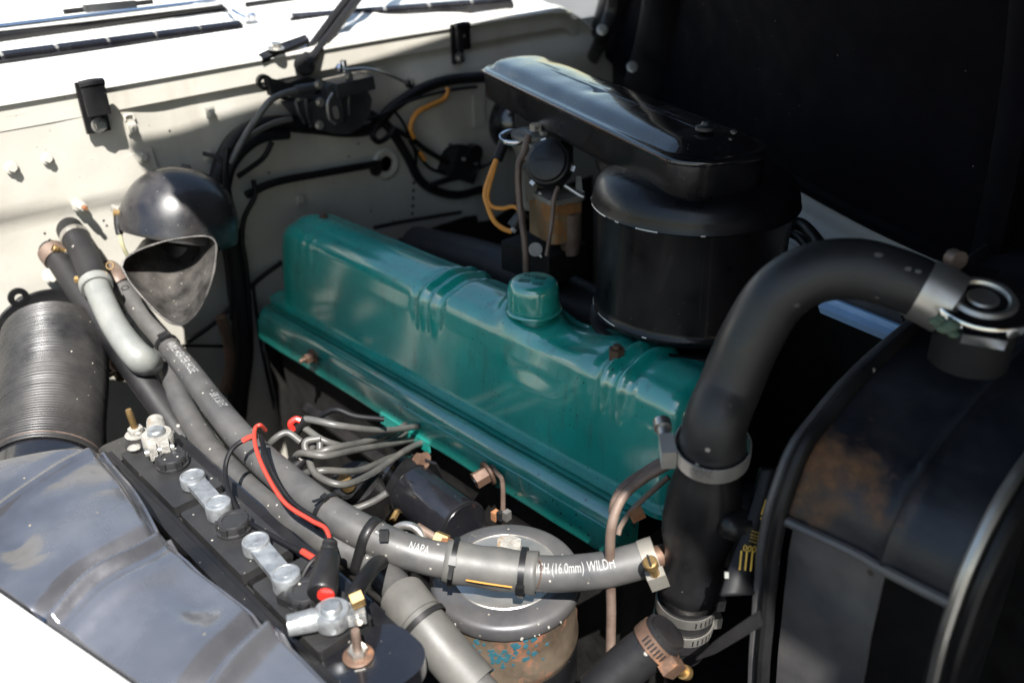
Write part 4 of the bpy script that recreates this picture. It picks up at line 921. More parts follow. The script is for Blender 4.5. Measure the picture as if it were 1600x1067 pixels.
# upper radiator hose
uh = thing('upper_radiator_hose', 'thick black curved upper radiator hose', 'radiator hose', tA)
pu = spline([tA + ax * .004, at(1118, 660, Y=.625), D(1140, 605, .84), D(1172, 530, .825), D(1215, 462, .81), D(1270, 428, .80), D(1335, 420, .79), D(1395, 434, .78), D(1448, 455, .775)], 10)
G().tube(pu, lambda t: .0315 + .0030 * sstep(.12, .0, t) - .0045 * t, 36, raw=True).build('hose', 'hose_black', uh)
for (px, py, sz) in ((1245, 478, .0035), (1258, 488, .004), (1373, 398, .004), (1419, 420, .003), (1435, 424, .003), (1370, 465, .002)):
    i = min(range(len(pu)), key=lambda i: (proj(pu[i]) - V((px, py))).length); f = ray(px, py); f.normalize()
    c0 = pu[i]; b_ = f.dot(c0 - CAM_POS); dd = ((c0 - CAM_POS).length_squared - b_ * b_)
    rr = .029; 
    if dd < rr * rr:
        p = CAM_POS + f * (b_ - math.sqrt(rr * rr - dd)); stamp('dried_splash', 'splash', lambda g: g.lathe([(0, .15), (.7, .12), (1, 0)], 9), 'sleeve_grey', frame(p, p - c0), uh, (sz * .7, sz, .002))
pcl = at(1106, 692, Y=.628); dcl = (pu[3] - pu[0])
M_ = frame(tA, dcl); f = M_.to_3x3().inverted() @ (-CR + CU * .25 - VIEW * .2)
clamp(pu[1], dcl, .0365, 'bright steel clamp at the bottom of the upper radiator hose', 'bright_steel', 'steel', .019, math.atan2(f.y, f.x), slots=0)
# radiator
rad = thing('radiator', 'dark radiator top tank with rusty patch on the right', 'radiator', (-.2, .7, -.3))
RXR, RXF = -.285, -.135
RP = [at(x, y, X=RXR) for (x, y) in ((1452, 503), (1408, 540), (1338, 610), (1280, 680), (1244, 752), (1222, 830), (1212, 900), (1204, 985), (1196, 1080))]
RP = [V((0, 1.10, RP[0].z + .034)), V((0, .95, RP[0].z + .032)), V((0, RP[0].y + .05, RP[0].z + .022))] + [V((0, p.y, p.z)) for p in RP]
rp = spline(RP, 8)
def f_tank(u, v):
    q = u * (len(rp) - 1); k = min(int(q), len(rp) - 2); p = rp[k].lerp(rp[k + 1], q - k)
    nrm = V((0, rp[k + 1].z - rp[k].z, -(rp[k + 1].y - rp[k].y))).normalized() * -1
    X = RXR + (RXF - RXR) * v
    dz = .004 * nz(u * 6, v, 2.2, 1) + .006 * bumpf(v, .5, .2) * bumpf(u, .5, .2) - .006 * bumpf(v, .62, .03)
    return (X, p.y + nrm.y * dz, p.z + nrm.z * dz)
utop = .70
G().grid(lambda u, v: f_tank(u * utop, v), 60, 26, thick=(0, .003, -.003)).build('tank_top', 'tank_black', rad, 60)
G().tube([V(f_tank(k / 60 * 1.0, 0)) + V((-.004, -.003, .002)) for k in range(61)], .0075, 10, raw=True, oval=1.2).build('rear_strip', 'rubber_black', rad)
G().tube([V(f_tank(k / 60 * 1.0, 0)) + V((-.016, -.002, -.004)) for k in range(10, 61)], .005, 8, raw=True).build('rear_flange', 'panel_grey', rad)
G().tube([V(f_tank(k / 60 * 1.0, 1)) + V((.004, -.003, .002)) for k in range(61)], .0055, 8, raw=True).build('front_strip', 'steel', rad)
G().tube([V(f_tank(k / 60 * 1.0, 1)) + V((.016, -.001, -.002)) for k in range(61)], .006, 8, raw=True).build('front_flange', 'black_satin', rad)
G().grid(lambda u, v: V(f_tank(utop + .012 + (1 - utop - .012) * u, .03 + .60 * v)) + V((0, .012, 0)), 14, 10, thick=(0, .003, 0)).build('side_plate', 'panel_grey', rad)
G().tube([V(f_tank(utop, k / 12)) + V((0, -.002, -.002)) for k in range(13)], .005, 8, raw=True).build('tank_lip', 'panel_grey', rad)
G().grid(lambda u, v: (RXF - .01 + .0 * v, .44 + .60 * u, -.45 + .72 * v), 4, 4, thick=(-.05, 0, 0)).build('core', 'black_matt', rad) if False else None
G().box(.10, .40, .60, Matrix.Translation((-.21, .90, -.12)), .01).build('core', 'black_matt', rad)
for (px, py) in ((1355, 690), (1460, 760), (1300, 790)):
    pass
ccp = D(1535, 468, .752)
nk = G().tube([D(1438, 452, .776), D(1460, 462, .772), D(1485, 476, .768)], .0290, 26, 4).build('inlet_neck', 'steel', rad)
G().lathe([(.033, -.05), (.033, -.006)], 30, Matrix.Translation(ccp + V((0, 0, -.012)))).build('filler_neck', 'black_matt', rad)
for k in range(5):
    p = D(1462 + k * 7, 502 + k * 5 - (k % 2) * 9, .735); s = random.uniform(.005, .009)
    stamp('verdigris_lump', 'lump', lambda g: g.lathe([(0, -.6), (.8, -.4), (1, 0), (.7, .5), (.3, .8), (0, .85)], 9), 'verdigris', Matrix.Translation(p), rad, (s, s, s * .7))
M = frame(ccp, V((.16, -.20, 1)), CR)
rc = G().lathe([(.0, .003), (.012, .003), (.014, .001), (.020, .0005), (.022, .004), (.026, .0045), (.029, .001), (.037, .0012)], 44, M).build('cap', 'steel', rad)
G().lathe([(.030, -.012), (.0405, -.012), (.0425, -.010), (.0425, -.002), (.0405, .001), (.037, .0015)], 44, M).build('rim', 'chrome', rc)
for a in (-1.9, 1.25): G().box(.016, .034, .010, M @ Matrix.Rotation(a, 4, 'Z') @ Matrix.Translation((.043, 0, -.006)), .003).build('ear', 'chrome', rc)
o = G().tube([D(1486, 402, .80), D(1500, 408, .79)], .009, 10, 3).build('overflow_elbow', 'copper_old'); tag(o, 'pale brown overflow tube end behind the radiator cap', 'pipe')
# blue painted shroud edge and core support seen through the hose bend
shd = thing('fan_shroud', 'blue edged grey shroud plate seen inside the bend of the radiator hose', 'fan shroud', D(1350, 500, 1.0))
A, B = D(1285, 478, .98), D(1425, 536, .90)
nrm = (B - A).cross(VIEW).normalized(); 
G().grid(lambda u, v: A.lerp(B, u) + CU * (.055 * v) + VIEW * (.05 * v), 8, 3, thick=(0, 0, -.002)).build('plate', 'panel_grey', shd)
G().tube([A, A.lerp(B, .5), B], .0085, 4, 4).build('edge', 'blue_paint', shd)
G().tube([A + CU * .010, B + CU * .010], .0045, 8, 4).build('bead', 'blue_paint', shd)
# fan, belt, pulley in the dark in front of the engine
fan = thing('fan', 'black engine fan with pulley half hidden behind the radiator', 'fan', (-.40, .76, -.05))
G().lathe([(0, -.02), (.05, -.02), (.055, 0), (.05, .02), (0, .02)], 28, frame((-.40, .76, .0), (1, 0, 0))).build('hub', 'iron_black', fan)
fa, fb = D(1088, 1030, .86), D(1190, 965, .80)
def f_bl(u, v):
    p = fa.lerp(fb, u); wd = .003 + .008 * sstep(0, .35, u); return p + CU * (wd * (v - .5)) + VIEW * (.010 * (v - .5) * u)
G().grid(f_bl, 20, 6, thick=tuple(VIEW * .002)).build('blade', 'iron_black', fan)
for k in range(1):
    a = R_(20 + k * 50); dv = V((0, math.cos(a), math.sin(a))); sv = V((0, -math.sin(a), math.cos(a)))
    G().grid(lambda u, v: V((-.40 + .03 * (v - .5), .76, .0)) + dv * (.04 + .16 * u) + sv * (.045 * (v - .5)), 6, 4, thick=(.002, 0, 0)).build('blade', 'iron_black', fan)
belt = thing('fan_belt', 'black fan belt with yellow printed marks behind the radiator edge', 'fan belt', D(1175, 830, .86))
bp_ = [D(1212, 730, .87), D(1200, 780, .865), D(1184, 830, .86), D(1164, 885, .855), D(1150, 930, .85)]
bpath = spline(bp_, 8); g = G(); vs = []
for p in bpath: vs += [p - CR * .017 - VIEW * .0, p + CR * .017 + VIEW * .006]
g.add(vs, [(2 * k, 2 * k + 1, 2 * k + 3, 2 * k + 2) for k in range(len(bpath) - 1)]); bo = g.build('belt', 'wire_black', belt); bo.modifiers.new('t', 'SOLIDIFY').thickness = .006
def btext(body, size, px, py, rot):
    vs, fs = text_mesh(body, size); p = D(px, py, .845); n = -VIEW; d = (bp_[3] - bp_[1]).normalized(); x = CR; 
    Mx = frame(p, n, x) @ Matrix.Rotation(rot, 4, 'Z'); G().add([Mx @ v for v in vs], fs).build('print', 'print_yellow', belt)
btext('||', .017, 1188, 797, -.3); btext('\u2022|', .012, 1185, 815, -.3); btext('0000', .009, 1160, 860, -.15); btext('||||', .021, 1152, 882, -.1); btext('::::', .010, 1172, 835, -.3); btext('::::', .010, 1170, 845, -.3)
# brown vacuum / oil lines round the front of the engine
cl = thing('copper_line', 'brown copper line arching over the front of the side cover and dropping down', 'pipe', D(952, 960, .95), 'brown lines at the engine front')
G().tube([D(1082, 698, .90), D(1050, 722, .91), D(1005, 748, .915), D(972, 778, .915), D(956, 820, .915), D(953, 870, .93), D(955, 950, .95), D(954, 1020, .96), D(954, 1090, .97)], .0056, 10, 8).build('tube', 'copper_old', cl)
cl = thing('copper_line', 'second brown line hugging the first where it bends', 'pipe', D(962, 800, .93), 'brown lines at the engine front')
G().tube([D(1060, 706, .915), D(1015, 732, .925), D(978, 757, .925), D(962, 780, .925), D(957, 800, .93)], .005, 10, 8).build('tube', 'copper_old', cl)
cl = thing('copper_line', 'thin brown line behind the thermostat housing', 'pipe', D(985, 800, .96), 'brown lines at the engine front')
G().tube([D(1045, 745, .95), D(1010, 775, .96), D(985, 800, .965), D(970, 822, .97), D(966, 835, .97)], .0032, 8, 6).build('tube', 'copper_old', cl)
nut('union', D(985, 808, .965), CR + CU * .5, .008, .016, 'rust', cl)

# ================================================================== AIR CLEANER
acx, acy = -.622, .925
ac = thing('air_cleaner', 'black round oil bath air cleaner with long flat silencer on top', 'air cleaner', (acx, acy, .13))
M = Matrix.Translation((acx, acy, 0))
G().lathe([(.0, .165), (.110, .165), (.128, .168), (.130, .172), (.130, .176), (.1265, .180), (.1255, .185), (.1255, .318), (.127, .322)], 72, M).build('bowl', 'cleaner_black', ac)
G().lathe([(.127, .321), (.1345, .320), (.136, .3225), (.1345, .3255), (.1335, .334), (.1300, .346), (.120, .358), (.105, .365), (.085, .369), (0, .371)], 72, M).build('lid', 'cleaner_black', ac)
for (a0_, a1_) in ((-2.9, -2.62), (-2.5, -2.44), (-2.3, -1.9), (-1.75, -1.7), (-1.5, -1.28), (-.9, -.86)):
    G().lathe([(.1357, .3212), (.1364, .3222), (.1357, .3232)], 12, M, a0=a0_, a1=a1_).build('worn_edge', 'bare_edge', ac)
G().lathe([(.125, .150), (.136, .150), (.1365, .152), (.134, .156), (.125, .157)], 72, M, closed=True).build('base_ring', 'black_satin', ac)
for (a0_, a1_) in ((-2.5, -2.3), (-2.1, -1.75), (-1.4, -1.35)):
    G().lathe([(.1300, .1737), (.1307, .1745), (.1300, .1755)], 12, M, a0=a0_, a1=a1_).build('worn_edge', 'bare_edge', ac)
G().lathe([(.05, .10), (.05, .165)], 24, M).build('base', 'black_matt', ac)
ZR = .405
c1, c2, c3, c4 = at(745, 106, Z=ZR), at(1070, 262, Z=ZR), at(1122, 203, Z=ZR), at(835, 82, Z=ZR)
ex = (c2 - c1); LR = ex.length; ex.normalize(); ey = V((-ex.y, ex.x, 0))
WR = .5 * ((c3 - c2).dot(ey) + (c4 - c1).dot(ey)); WR = min(WR, .135)
Mr = frame(c1, (0, 0, 1), ex)
def rr_box(r, n=7): return rrect(0, LR, 0, WR, r, n)
def layered(levels):
    rs = []
    for (ins, z, r) in levels:
        r = r * 1.6
        base = rrect(ins, LR - ins, ins, WR - ins, max(.004, r - ins), 7); rs.append([Mr @ V((x, y, z)) for x, y in base])
    n = len(rs[0]); vs = [p for r in rs for p in r]; fs = [(i * n + k, i * n + (k + 1) % n, (i + 1) * n + (k + 1) % n, (i + 1) * n + k) for i in range(len(rs) - 1) for k in range(n)]
    fs += [tuple(reversed(range(n))), tuple(range((len(rs) - 1) * n, len(rs) * n))]; return vs, fs
G().add(*layered([(.006, -.050, .03), (.002, -.046, .03), (.0, -.040, .03), (.0, -.004, .03)])).build('silencer_box', 'cleaner_black', ac)
# lid of the silencer, slightly crowned and dented
def f_lidtop(u, v):
    x, y = u * LR, v * WR; e = min(x, LR - x, y, WR - y)
    z = .004 + .014 * sstep(0, .022, e) + .006 * math.sin(math.pi * v) * sstep(0, .05, e)
    z -= .0045 * bumpf(math.hypot(x - LR * .52, y - WR * .42), 0, .014); z -= .0025 * bumpf(math.hypot(x - LR * .62, (y - WR * .6)), .0, .05) ; z += .0022 * nz(x, y, 16, 2) * sstep(0, .03, e)
    # rounded plan corners
    return Mr @ V((x, y, z))
g = G()
inner = []
def lidmesh():
    ins_l = [(-.004, -.004), (-.005, .0), (-.004, .003), (.0, .004), (.003, .0045), (.006, .004), (.009, .006), (.014, .011), (.020, .0155), (.027, .018), (.036, .0195), (.046, .0205), (.055, .0213), (.062, .0216)]
    rs = []
    for (ins, z) in ins_l:
        base = rrect(ins, LR - ins, ins, WR - ins, max(.0035, min(.052 - ins * .6, (WR / 2 - ins) * .85)), 7)
        # subdivide the straight runs so that dents have points to move
        sub = []
        for i in range(len(base)):
            a = V(base[i]); b = V(base[(i + 1) % len(base)]); n = max(1, int((b - a).length / .012))
            n = 40 if i in (6, 20) or (b - a).length > LR * .5 else (10 if i in (13, 27) else 1)
            for k in range(n): sub.append(a.lerp(b, k / n))
        ring = []
        for p in sub:
            dz = 0
            if ins > .008:
                dz = -.004 * bumpf((p - V((LR * .52, WR * .45))).length, 0, .016) + .0013 * nz(p.x, p.y, 12, 2) + .0004 * nz(p.x + p.y, p.y, 32, 6)
            ring.append(Mr @ V((p.x, p.y, z + dz)))
        rs.append(ring)
    mn = min(len(r) for r in rs); return rs
rs = lidmesh(); n = len(rs[0])
if all(len(r) == n for r in rs): g.add(*loft(rs)).build('silencer_lid', 'black_gloss', ac, 60)
else:
    g.add(*layered([(-.005, -.002, .03), (-.004, .004, .03), (.004, .004, .03), (.012, .012, .03), (.03, .018, .03), (.07, .022, .03)])).build('silencer_lid', 'black_gloss', ac, 60)
a0 = at(752, 112, Z=ZR + .003)
G().tube([Mr @ V((.03 + (LR - .06) * k / 20, -.0055, .001)) for k in range(21)], .0012, 6, raw=True).build('lid_bead', 'brown_metal', ac)
wq = Mr @ V((LR - .055, WR * .45, .024))
G().lathe([(0, .010), (.004, .010), (.006, .006), (.012, .004), (.012, 0)], 16, Matrix.Translation(wq)).build('wing_nut', 'motor_grey', ac)
G().lathe([(.0, 0), (.003, 0), (.004, .003), (0, .005)], 10, Matrix.Translation(Mr @ V((LR - .03, WR * .62, .022)))).build('screw', 'steel', ac)
G().lathe([(.05, .26), (.05, .365)], 28, Matrix.Translation(at(850, 200, Z=.33)) @ Matrix.Translation((0, 0, -.33))).build('carburettor_horn', 'black_matt', ac)

# ================================================================== CARBURETTOR
cb0 = at(858, 400, Z=.10)
cbt = thing('carburettor', 'grimy carburettor with round black choke housing behind the rocker cover', 'carburettor', cb0)
KD = 1.36
def kd(px, py, dd=0): return D(px, py, KD + dd)
G().lathe([(.0, -.07), (.034, -.07), (.036, -.02), (.030, .0), (.034, .02), (.040, .03), (.040, .05), (0, .05)], 28, Matrix.Translation(kd(838, 255, .03))).build('body', 'carb_grey', cbt)
bw = frame(kd(868, 325, .01), (0, 0, 1), (.8, -.2, 0))
bowl = G().prism(rrect(-.040, .040, -.03, .03, .012), -.045, .020, bw, .004).build('float_bowl', 'carb_rust', cbt)
G().prism(rrect(-.044, .044, -.034, .034, .014), .020, .028, bw, .002).build('bowl_lid', 'carb_grey', bowl)
for (x, y) in ((-.036, -.026), (.036, -.026), (.036, .026), (-.036, .026), (0, -.028)): stamp('screw', 'round_stud', _stud, 'steel', bw @ Matrix.Translation((x, y, .027)), bowl, (.004, .004, .005))
G().lathe([(0, -.05), (.014, -.05), (.017, -.03), (.017, .02), (0, .02)], 18, Matrix.Translation(kd(892, 350, -.0))).build('accelerator_pump', 'copper_old', cbt)
chd = (-VIEW * .92 - CR * .30 + CU * .05)
Mc = frame(kd(858, 256, -.05), chd)
ch = G().lathe([(0, .016), (.028, .016), (.030, .0145), (.031, .011), (.034, .010), (.0355, .008), (.0355, -.012), (.033, -.014), (.030, -.03), (0, -.03)], 40, Mc).build('choke_housing', 'black_satin', cbt)
vs, fs = text_mesh('LEAN RICH', .007); G().add([Mc @ Matrix.Rotation(-1.5, 4, 'Z') @ V((v.x - .018, v.y, .0164)) for v in vs], fs).build('raised_letters', 'black_matt', ch)
for a in (.4, 2.5, 4.6): G().box(.010, .008, .004, Mc @ Matrix.Rotation(a, 4, 'Z') @ Matrix.Translation((.0365, 0, -.003)), .001).build('choke_clamp', 'steel', ch)
G().lathe([(.022, -.003), (.0265, -.003), (.0275, 0), (.0265, .003), (.022, .003)], 32, frame(kd(806, 214, .0), V((.1, -.15, 1))), closed=True).build('air_horn_ring', 'chrome', cbt)
nut('top_nut', kd(838, 204, -.01), (0, 0, 1), .011, .010, 'steel', cbt); nut('top_nut', kd(850, 211, -.02), (0, 0, 1), .007, .006, 'steel', cbt)
G().box(.05, .02, .02, frame(kd(832, 232, -.02), (0, 0, 1), (.9, -.3, 0)), .004).build('top_casting', 'carb_grey', cbt)
G().box(.035, .02, .05, frame(kd(822, 285, .0), (0, 0, 1), (.9, -.3, 0)), .004).build('side_casting', 'carb_grey', cbt)
G().tube([kd(826, 212, -.03), kd(818, 240, -.03), kd(810, 262, -.03), kd(812, 320, -.02), (kd(820, 380, -.02)), kd(823, 440, .0)], .0055, 10, 6).build('choke_tube', 'copper_old', cbt)
G().tube([kd(812, 250, -.025), kd(830, 246, -.03)], .006, 8, 3).build('choke_tube_elbow', 'copper_old', cbt)
G().tube([kd(872, 292, -.055), kd(866, 310, -.055), kd(862, 350, -.05), kd(854, 400, -.04)], .0035, 8, 6).build('link_rod', 'copper_old', cbt)
G().tube([kd(882, 290, -.03), kd(905, 305, -.03), kd(912, 308, -.03)], .0032, 8, 4).build('throttle_link', 'steel', cbt)
G().prism([(-.006, -.018), (.007, -.016), (.004, .018), (-.004, .018)], 0, .003, frame(kd(904, 294, -.02), -VIEW, CR), .001).build('throttle_lever', 'carb_grey', cbt)
G().lathe([(0, 0), (.014, 0), (.014, .04), (.008, .045), (0, .045)], 16, frame(kd(935, 262, .04), CR + CU * .4)).build('vacuum_nut', 'carb_grey', cbt)
G().lathe([(0, 0), (.010, 0), (.011, .02), (0, .02)], 16, frame(kd(836, 392, .0), -VIEW)).build('drain_plug', 'carb_grey', cbt)
G().tube([kd(836, 395, 0), kd(848, 402, 0)], .003, 8, 3).build('linkage_pin', 'steel', cbt)
G().box(.11, .09, .05, Matrix.Translation(kd(850, 400, .06)), .012).build('flange', 'grime', cbt)
G().lathe([(.0, 0), (.010, 0), (.010, .03), (0, .03)], 14, frame(kd(800, 355, .0), CR * .8 + CU)).build('fuel_union', 'motor_grey', cbt)
for (nm, lb, pts, r, m) in (
    ('orange_wire', 'orange wire curving down beside the carburettor to a white connector', [(778, 244), (768, 268), (758, 300), (762, 322), (772, 345), (786, 357), (800, 362)], .0042, 'wire_orange'),
    ('orange_wire', 'short orange wire branching right behind the brown tube', [(777, 246), (770, 272), (762, 305), (768, 322), (785, 326), (802, 323), (814, 330)], .0034, 'wire_orange')):
    o = thing(nm, lb, 'wire', kd(*pts[-1]), 'orange wires by the carburettor'); G().tube([kd(*p) for p in pts], r, 9, 7).build('insulation', m, o)
    G().tube([kd(*pts[-1]), kd(pts[-1][0] + 5, pts[-1][1] - 6)], r * 1.3, 9, 2).build('end', 'print_white', o)
o = thing('wire_sheath', 'black sheath hanging at the top of the orange wires', 'sheath', kd(783, 245)); G().tube([kd(790, 212), kd(784, 232), kd(777, 250)], .0085, 10, 4).build('tube', 'wire_black', o)

# ================================================================== FIREWALL EQUIPMENT
def cable(label, pts, r, m='wire_black', off=.035, nm='cable', cat='cable', group='black cables on the firewall', n=10):
    o = G().tube([fw(p[0], p[1], p[2] if len(p) > 2 else off) for p in pts], r, n, 7).build(nm, m)
    tag(o, label, cat, group); return o
cable('thick black wiring loom running from the wiper motor up to the silencer', [(770, 120, .06), (700, 126), (652, 143), (612, 170), (582, 200), (545, 206), (500, 202), (440, 196)], .0115, nm='wiring_loom')
cable('black wiring loom sweeping left below the wiper motor towards the horn', [(470, 195), (430, 192), (395, 200), (365, 222), (345, 260), (338, 300)], .016, nm='wiring_loom')
cable('second loom strand below the first near the harness clips', [(450, 210, .045), (415, 214, .045), (388, 228, .045), (362, 258, .045), (350, 300, .045)], .010, nm='wiring_loom')
cable('grey sheathed cable lying on the loom left of the wiper motor', [(455, 186, .06), (425, 194, .06), (392, 212, .06), (372, 228, .06)], .0055, 'wire_grey', nm='sheathed_cable')
cable('black loom dropping behind the horn beside the engine', [(340, 280), (352, 340), (365, 400), (372, 460), (380, 540), (372, 620), (366, 690)], .020, nm='wiring_loom')
cable('thin black cable hanging straight down right of the horn', [(355, 230, .06), (352, 280, .06), (366, 380, .05), (376, 430, .05), (384, 500, .05), (390, 570, .05)], .005)
cable('thin crooked cable right of the hanging loom', [(396, 282, .05), (398, 306, .05), (382, 340, .045), (378, 375, .045), (385, 420, .05), (392, 520, .05)], .005)
cable('short black cable curling below the loom clips', [(425, 222, .045), (412, 246, .045), (392, 262, .045), (372, 276, .045)], .005)
cable('black cable sloping from the wiper motor to the solenoid', [(560, 172), (602, 194), (634, 240), (655, 280), (680, 298), (715, 305), (752, 296)], .010)
cable('small black cable loop under the loom junction', [(590, 196, .05), (582, 212, .05), (592, 222, .05), (608, 212, .05), (616, 200, .05)], .006)
cable('thin black cable between junction and solenoid', [(612, 200, .045), (640, 215, .045), (668, 236, .045), (700, 255, .045)], .006)
cable('thin black cable passing below the solenoid', [(640, 220, .045), (668, 260, .045), (695, 272, .045)], .004)
cable('black cable from the solenoid to the carburettor side', [(720, 270, .05), (750, 262, .06), (775, 252, .08)], .004)
cable('orange sheathed wire curling below the loom', [(700, 138, .05), (694, 154, .05), (670, 166, .05), (650, 178, .05), (641, 200, .05), (646, 216, .05)], .0058, 'wire_orange', nm='orange_wire', cat='wire', group='orange wires on the firewall')
cable('short orange wire end by the solenoid', [(656, 238, .05), (664, 250, .05)], .0042, 'wire_orange', nm='orange_wire', cat='wire', group='orange wires on the firewall')
cable('white tape wrapped wire end beside the solenoid', [(668, 252, .05), (690, 272, .05)], .004, 'print_white', nm='taped_wire', cat='wire', group=None) if False else None
cable('black control rod running across to the round blanking plate', [(385, 305), (430, 285), (510, 270), (592, 256)], .0078, nm='control_rod', cat='rod', group=None)
cable('thin black throttle rod behind the far end of the engine', [(585, 356, .06), (640, 345, .06), (720, 332, .06)], .0045, nm='throttle_rod', cat='rod', group=None)
cable('thin black rod crossing low behind the heater hoses', [(292, 535, .04), (340, 500, .04), (400, 440, .04), (440, 410, .04)], .005, nm='clutch_rod', cat='rod', group=None)
cable('horizontal black rod low on the firewall right of the hoses', [(285, 540, .02), (345, 541, .02), (385, 541, .02)], .003, nm='clutch_rod', cat='rod', group=None)
cable('brown rubber hose hanging below the horn beside the engine', [(345, 495, .06), (356, 530, .06), (360, 570, .06), (352, 612, .06)], .0105, 'brown_metal', nm='rubber_hose', cat='hose', group=None)
for (lb, pts, r) in (
    ('thin black wire strung above the main loom', [(560, 190, .05), (600, 178, .05), (640, 158, .05), (700, 142, .05), (745, 136, .06)], .0035),
    ('thin black wire drooping from the loom to the plenum seam', [(615, 172, .05), (632, 196, .05), (648, 236, .05), (650, 262, .04)], .0032),
    ('thin black wire curling round the solenoid', [(690, 245, .07), (700, 232, .08), (722, 228, .08), (744, 240, .08), (748, 262, .07), (730, 282, .06)], .0032),
    ('black tape bound wire bunch behind the solenoid', [(668, 292, .05), (690, 284, .05), (712, 278, .05), (738, 276, .05)], .007),
    ('thin black wire beside the hanging loom', [(332, 300, .06), (345, 350, .06), (358, 430, .06), (362, 500, .06)], .004),
    ('thin black wire crossing the harness clips', [(318, 240, .03), (338, 246, .05), (352, 262, .06), (356, 300, .06)], .004),
    ('thin dark wire low between hoses and engine', [(395, 440, .06), (402, 500, .06), (412, 560, .06), (430, 640, .06)], .0035)):
    cable(lb, pts, r)
sol = thing('solenoid', 'black box shaped solenoid on the right part of the firewall', 'solenoid', fw(715, 255))
G().box(.075, .07, .05, frame(fw(718, 256, .04), (1, 0, 0), (0, 1, -.5)), .012, 3).build('body', 'black_matt', sol)
G().lathe([(0, 0), (.02, 0), (.02, .02), (0, .02)], 18, frame(fw(735, 238, .055), (1, 0, 0))).build('terminal_cap', 'black_satin', sol)
for (px, py) in ((721, 248), (740, 255)): stud('terminal', fw(px, py, .06), (1, 0, 0), .004, .012, 'steel', sol)
# vacuum wiper motor
wm = thing('wiper_motor', 'grey black fan shaped vacuum wiper motor on the firewall', 'wiper motor', fw(500, 170))
ctr = fw(508, 128, .03)
def fpt(px, py): p = fw(px, py, .03); return ((p - ctr).y, (p - ctr).z)
Mw = frame(ctr, (1, 0, 0), (0, 1, 0))
poly = [fpt(437, 158), fpt(470, 150), fpt(545, 128), fpt(556, 150), fpt(552, 176), fpt(540, 192), (fpt(520, 203)), fpt(498, 202), fpt(472, 192), fpt(452, 176)]
G().prism(poly, .0, .055, Mw, .006, 3).build('body', 'motor_grey', wm)
hp = [fpt(492, 124), fpt(548, 112), fpt(552, 132), fpt(494, 146)]
G().prism(hp, .02, .075, Mw, .004).build('valve_head', 'motor_grey', wm)
p = fw(522, 162, .088)
G().prism(rrect(-.013, .013, -.038, .036, .012), -.02, .006, frame(p, (1, -.1, 0), (0, 1, .05)), .004).build('front_cover', 'motor_grey', wm)
G().prism(rrect(-.005, .005, -.012, .012, .0045), 0, .004, frame(fw(524, 176, .096), (1, -.1, 0), (0, 1, .05)), .001).build('slide_plate', 'steel', wm)
for (px, py) in ((498, 132), (545, 120), (500, 160), (499, 196), (468, 158)): bolt('bolt', fw(px, py, .088 if px > 480 else .06), (1, 0, .1), .006, 'steel', wm, .006)
G().lathe([(0, 0), (.006, 0), (.006, .02), (0, .02)], 12, frame(fw(538, 112, .07), (0, 0, 1))).build('nipple', 'chrome', wm)
G().lathe([(0, 0), (.007, 0), (.009, .006), (.004, .014), (0, .014)], 12, frame(fw(530, 112, .07), (0, .3, 1))).build('nipple', 'chrome', wm)
G().prism([fpt(408, 118), fpt(440, 128), fpt(470, 118), fpt(500, 126), fpt(560, 112), (fpt(556, 140)), fpt(500, 158), fpt(440, 156), fpt(416, 148)], .004, .022, Mw, .004).build('mounting_bracket', 'black_matt', wm)
G().lathe([(.007, 0), (.014, 0), (.014, .012), (.007, .012)], 20, frame(fw(411, 128, .03), (1, -.2, 0)), closed=True).build('bracket_eye', 'black_satin', wm)
for (a, b) in (((478, 154), (486, 198)), ((462, 158), (476, 192)), ((548, 134), (546, 180))):
    G().tube([fw(*a, .085), fw((a[0] + b[0]) / 2 - 2, (a[1] + b[1]) / 2, .088), fw(*b, .085)], .004, 7, 4).build('casting_rib', 'motor_grey', wm)
G().box(.012, .05, .012, frame(fw(470, 148, .075), (1, 0, 0), (0, .2, 1)), .003).build('flange_lug', 'motor_grey', wm)
G().tube([fw(520, 146, .096), fw(512, 162, .098), fw(514, 184, .098), fw(524, 194, .096)], .003, 7, 5).build('cover_rim', 'steel', wm)
vh = thing('vacuum_hose', 'blue grey rubber vacuum hose curving left from the wiper motor', 'hose', fw(380, 220))
G().tube([fw(494, 136, .08), fw(470, 140, .08), fw(440, 148, .08), fw(420, 160, .08), (fw(398, 190, .07)), fw(380, 218, .07), fw(360, 255, .06)], .0062, 10, 7).build('hose', 'wire_grey', vh)
G().tube([fw(492, 136, .08), fw(462, 141, .08)], .0085, 10, 3).build('end_sleeve', 'motor_grey', vh)
ct = thing('control_cable', 'thin bare control cable arching from the wiper motor to a firewall hole', 'cable', fw(640, 130))
G().tube([fw(538, 110, .085), fw(570, 108, .08), fw(605, 116, .06), fw(636, 130, .02)], .003, 8, 6).build('wire', 'steel', ct)
G().lathe([(0, 0), (.009, 0), (.010, .01), (.006, .014), (0, .014)], 14, frame(fw(638, 131, .005), (1, -.3, .2))).build('grommet', 'rubber_black', ct)
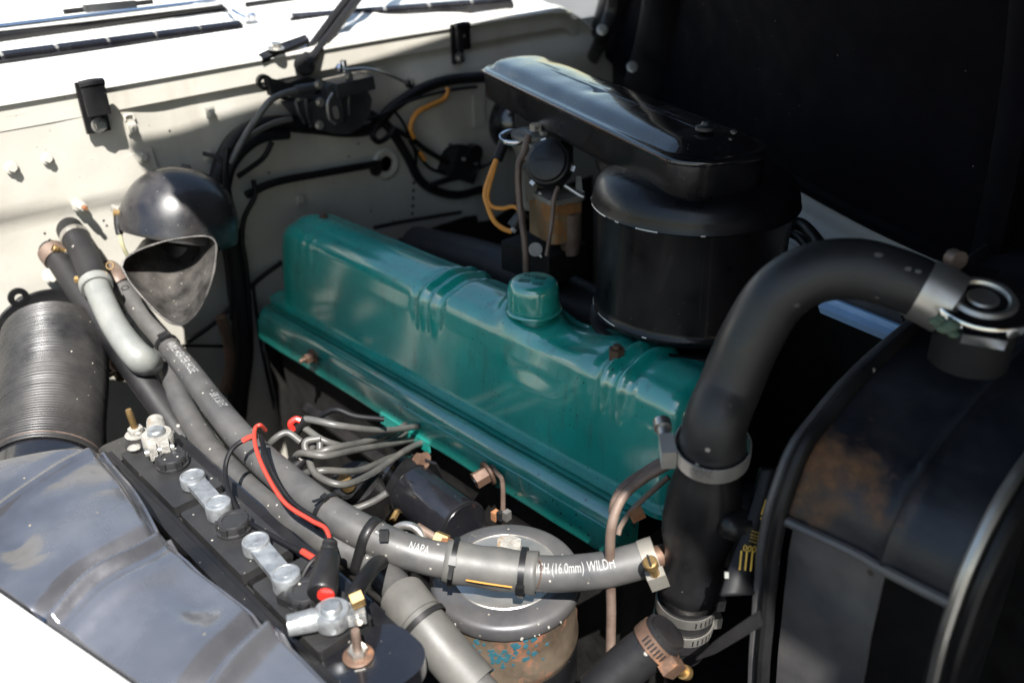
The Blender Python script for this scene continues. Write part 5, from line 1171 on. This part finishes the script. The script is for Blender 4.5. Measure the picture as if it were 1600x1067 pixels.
# rubber hood bumpers on black brackets
def bumper(px, py, label, s=1.0):
    b = thing('hood_bumper', label, 'hood bumper', fw(px, py + 20), 'rubber hood bumpers on the firewall lip')
    zt = fw(px, py - 26, .03)
    o_ = fw(px, py, .03)
    G().prism([(-.019 * s, -.045), (.019 * s, -.045), (.019 * s, .036), (-.019 * s, .036)], -.012, -.006, frame(o_, (1, 0, 0), (0, 1, 0)), .001).build('bracket', 'black_satin', b)
    G().prism([(-.016, 0), (.016, 0), (.018, .010), (.015, .012), (-.015, .012), (-.018, .010)], -.022, .022, frame(o_ + V((.006, 0, .008)), (0, 0, 1), (0, 1, 0)) @ Matrix.Rotation(math.pi, 4, 'Z'), .002).build('rubber_pad', 'rubber_black', b)
    G().tube([o_ + V((.010, -.018, .034)), o_ + V((.014, 0, .036)), o_ + V((.010, .018, .034))], .007, 8, 4).build('pad_roll', 'rubber_black', b)
    bolt('bolt', o_ + V((-.006, .002, -.034)), (1, 0, 0), .0085, 'steel', b, .010)
bumper(147, 164, 'black hood bumper with bolt on the sunlit left part of the firewall lip')
bumper(718, 66, 'black hood bumper on the shaded firewall lip behind the silencer', .8)
# hood prop
hpz = thing('hood_prop', 'black folding hood prop rising from a bracket on the cowl', 'hood prop', fw(470, 100))
A = fw(472, 104, .03); up1 = D(516, 35, 1.80); B = A + (up1 - A) * 0
B = at(565, -20, Y=1.12)
for s in (-1, 1):
    G().tube([A + CR * (.008 * s), A.lerp(B, .5) + CR * (.010 * s), B + CR * (.010 * s)], .0085, 8, 4, oval=1.4).build('rail', 'black_matt', hpz)
far = B + (B - A) * 1.3
G().tube([B, far], .012, 8, 4).build('upper_rail', 'black_matt', hpz)
G().prism([(-.055, .0), (.05, .012), (.052, .028), (.0, .026), (-.055, .016)], -.006, .004, frame(fw(452, 82, .02), V((.5, -.2, 1)), (0, 1, 0)), .002).build('cowl_bracket', 'black_satin', hpz)
G().lathe([(0, 0), (.018, 0), (.020, .010), (.016, .016), (0, .016)], 20, frame(fw(474, 102, .02), (1, -.3, .2))).build('pivot', 'black_matt', hpz)
bolt('bolt', fw(431, 76, .015), (.2, 0, 1), .010, 'steel', hpz, .010)
# dark round blower behind the silencer, and a loop of loom at the far inner fender
bl = thing('blower_housing', 'black domed blower housing on the firewall below the silencer', 'blower', fw(800, 185))
G().lathe([(0, .075), (.03, .07), (.055, .05), (.065, .02), (.065, 0)], 32, frame(fw(795, 190, .03), (1, 0, 0))).build('dome', 'black_gloss', bl)
for (nm, pts, r) in (('outer', [(1225, 348), (1252, 352), (1272, 372), (1284, 392)], .010), ('inner', [(1225, 362), (1246, 370), (1262, 388), (1268, 402)], .006)):
    o = G().tube([at(p[0], p[1], Z=.245) for p in pts], r, 10, 6).build('loom_loop', 'wire_black'); tag(o, nm + ' black loom loop on the far inner fender ledge beside the air cleaner', 'cable', 'loom loops on the far ledge')
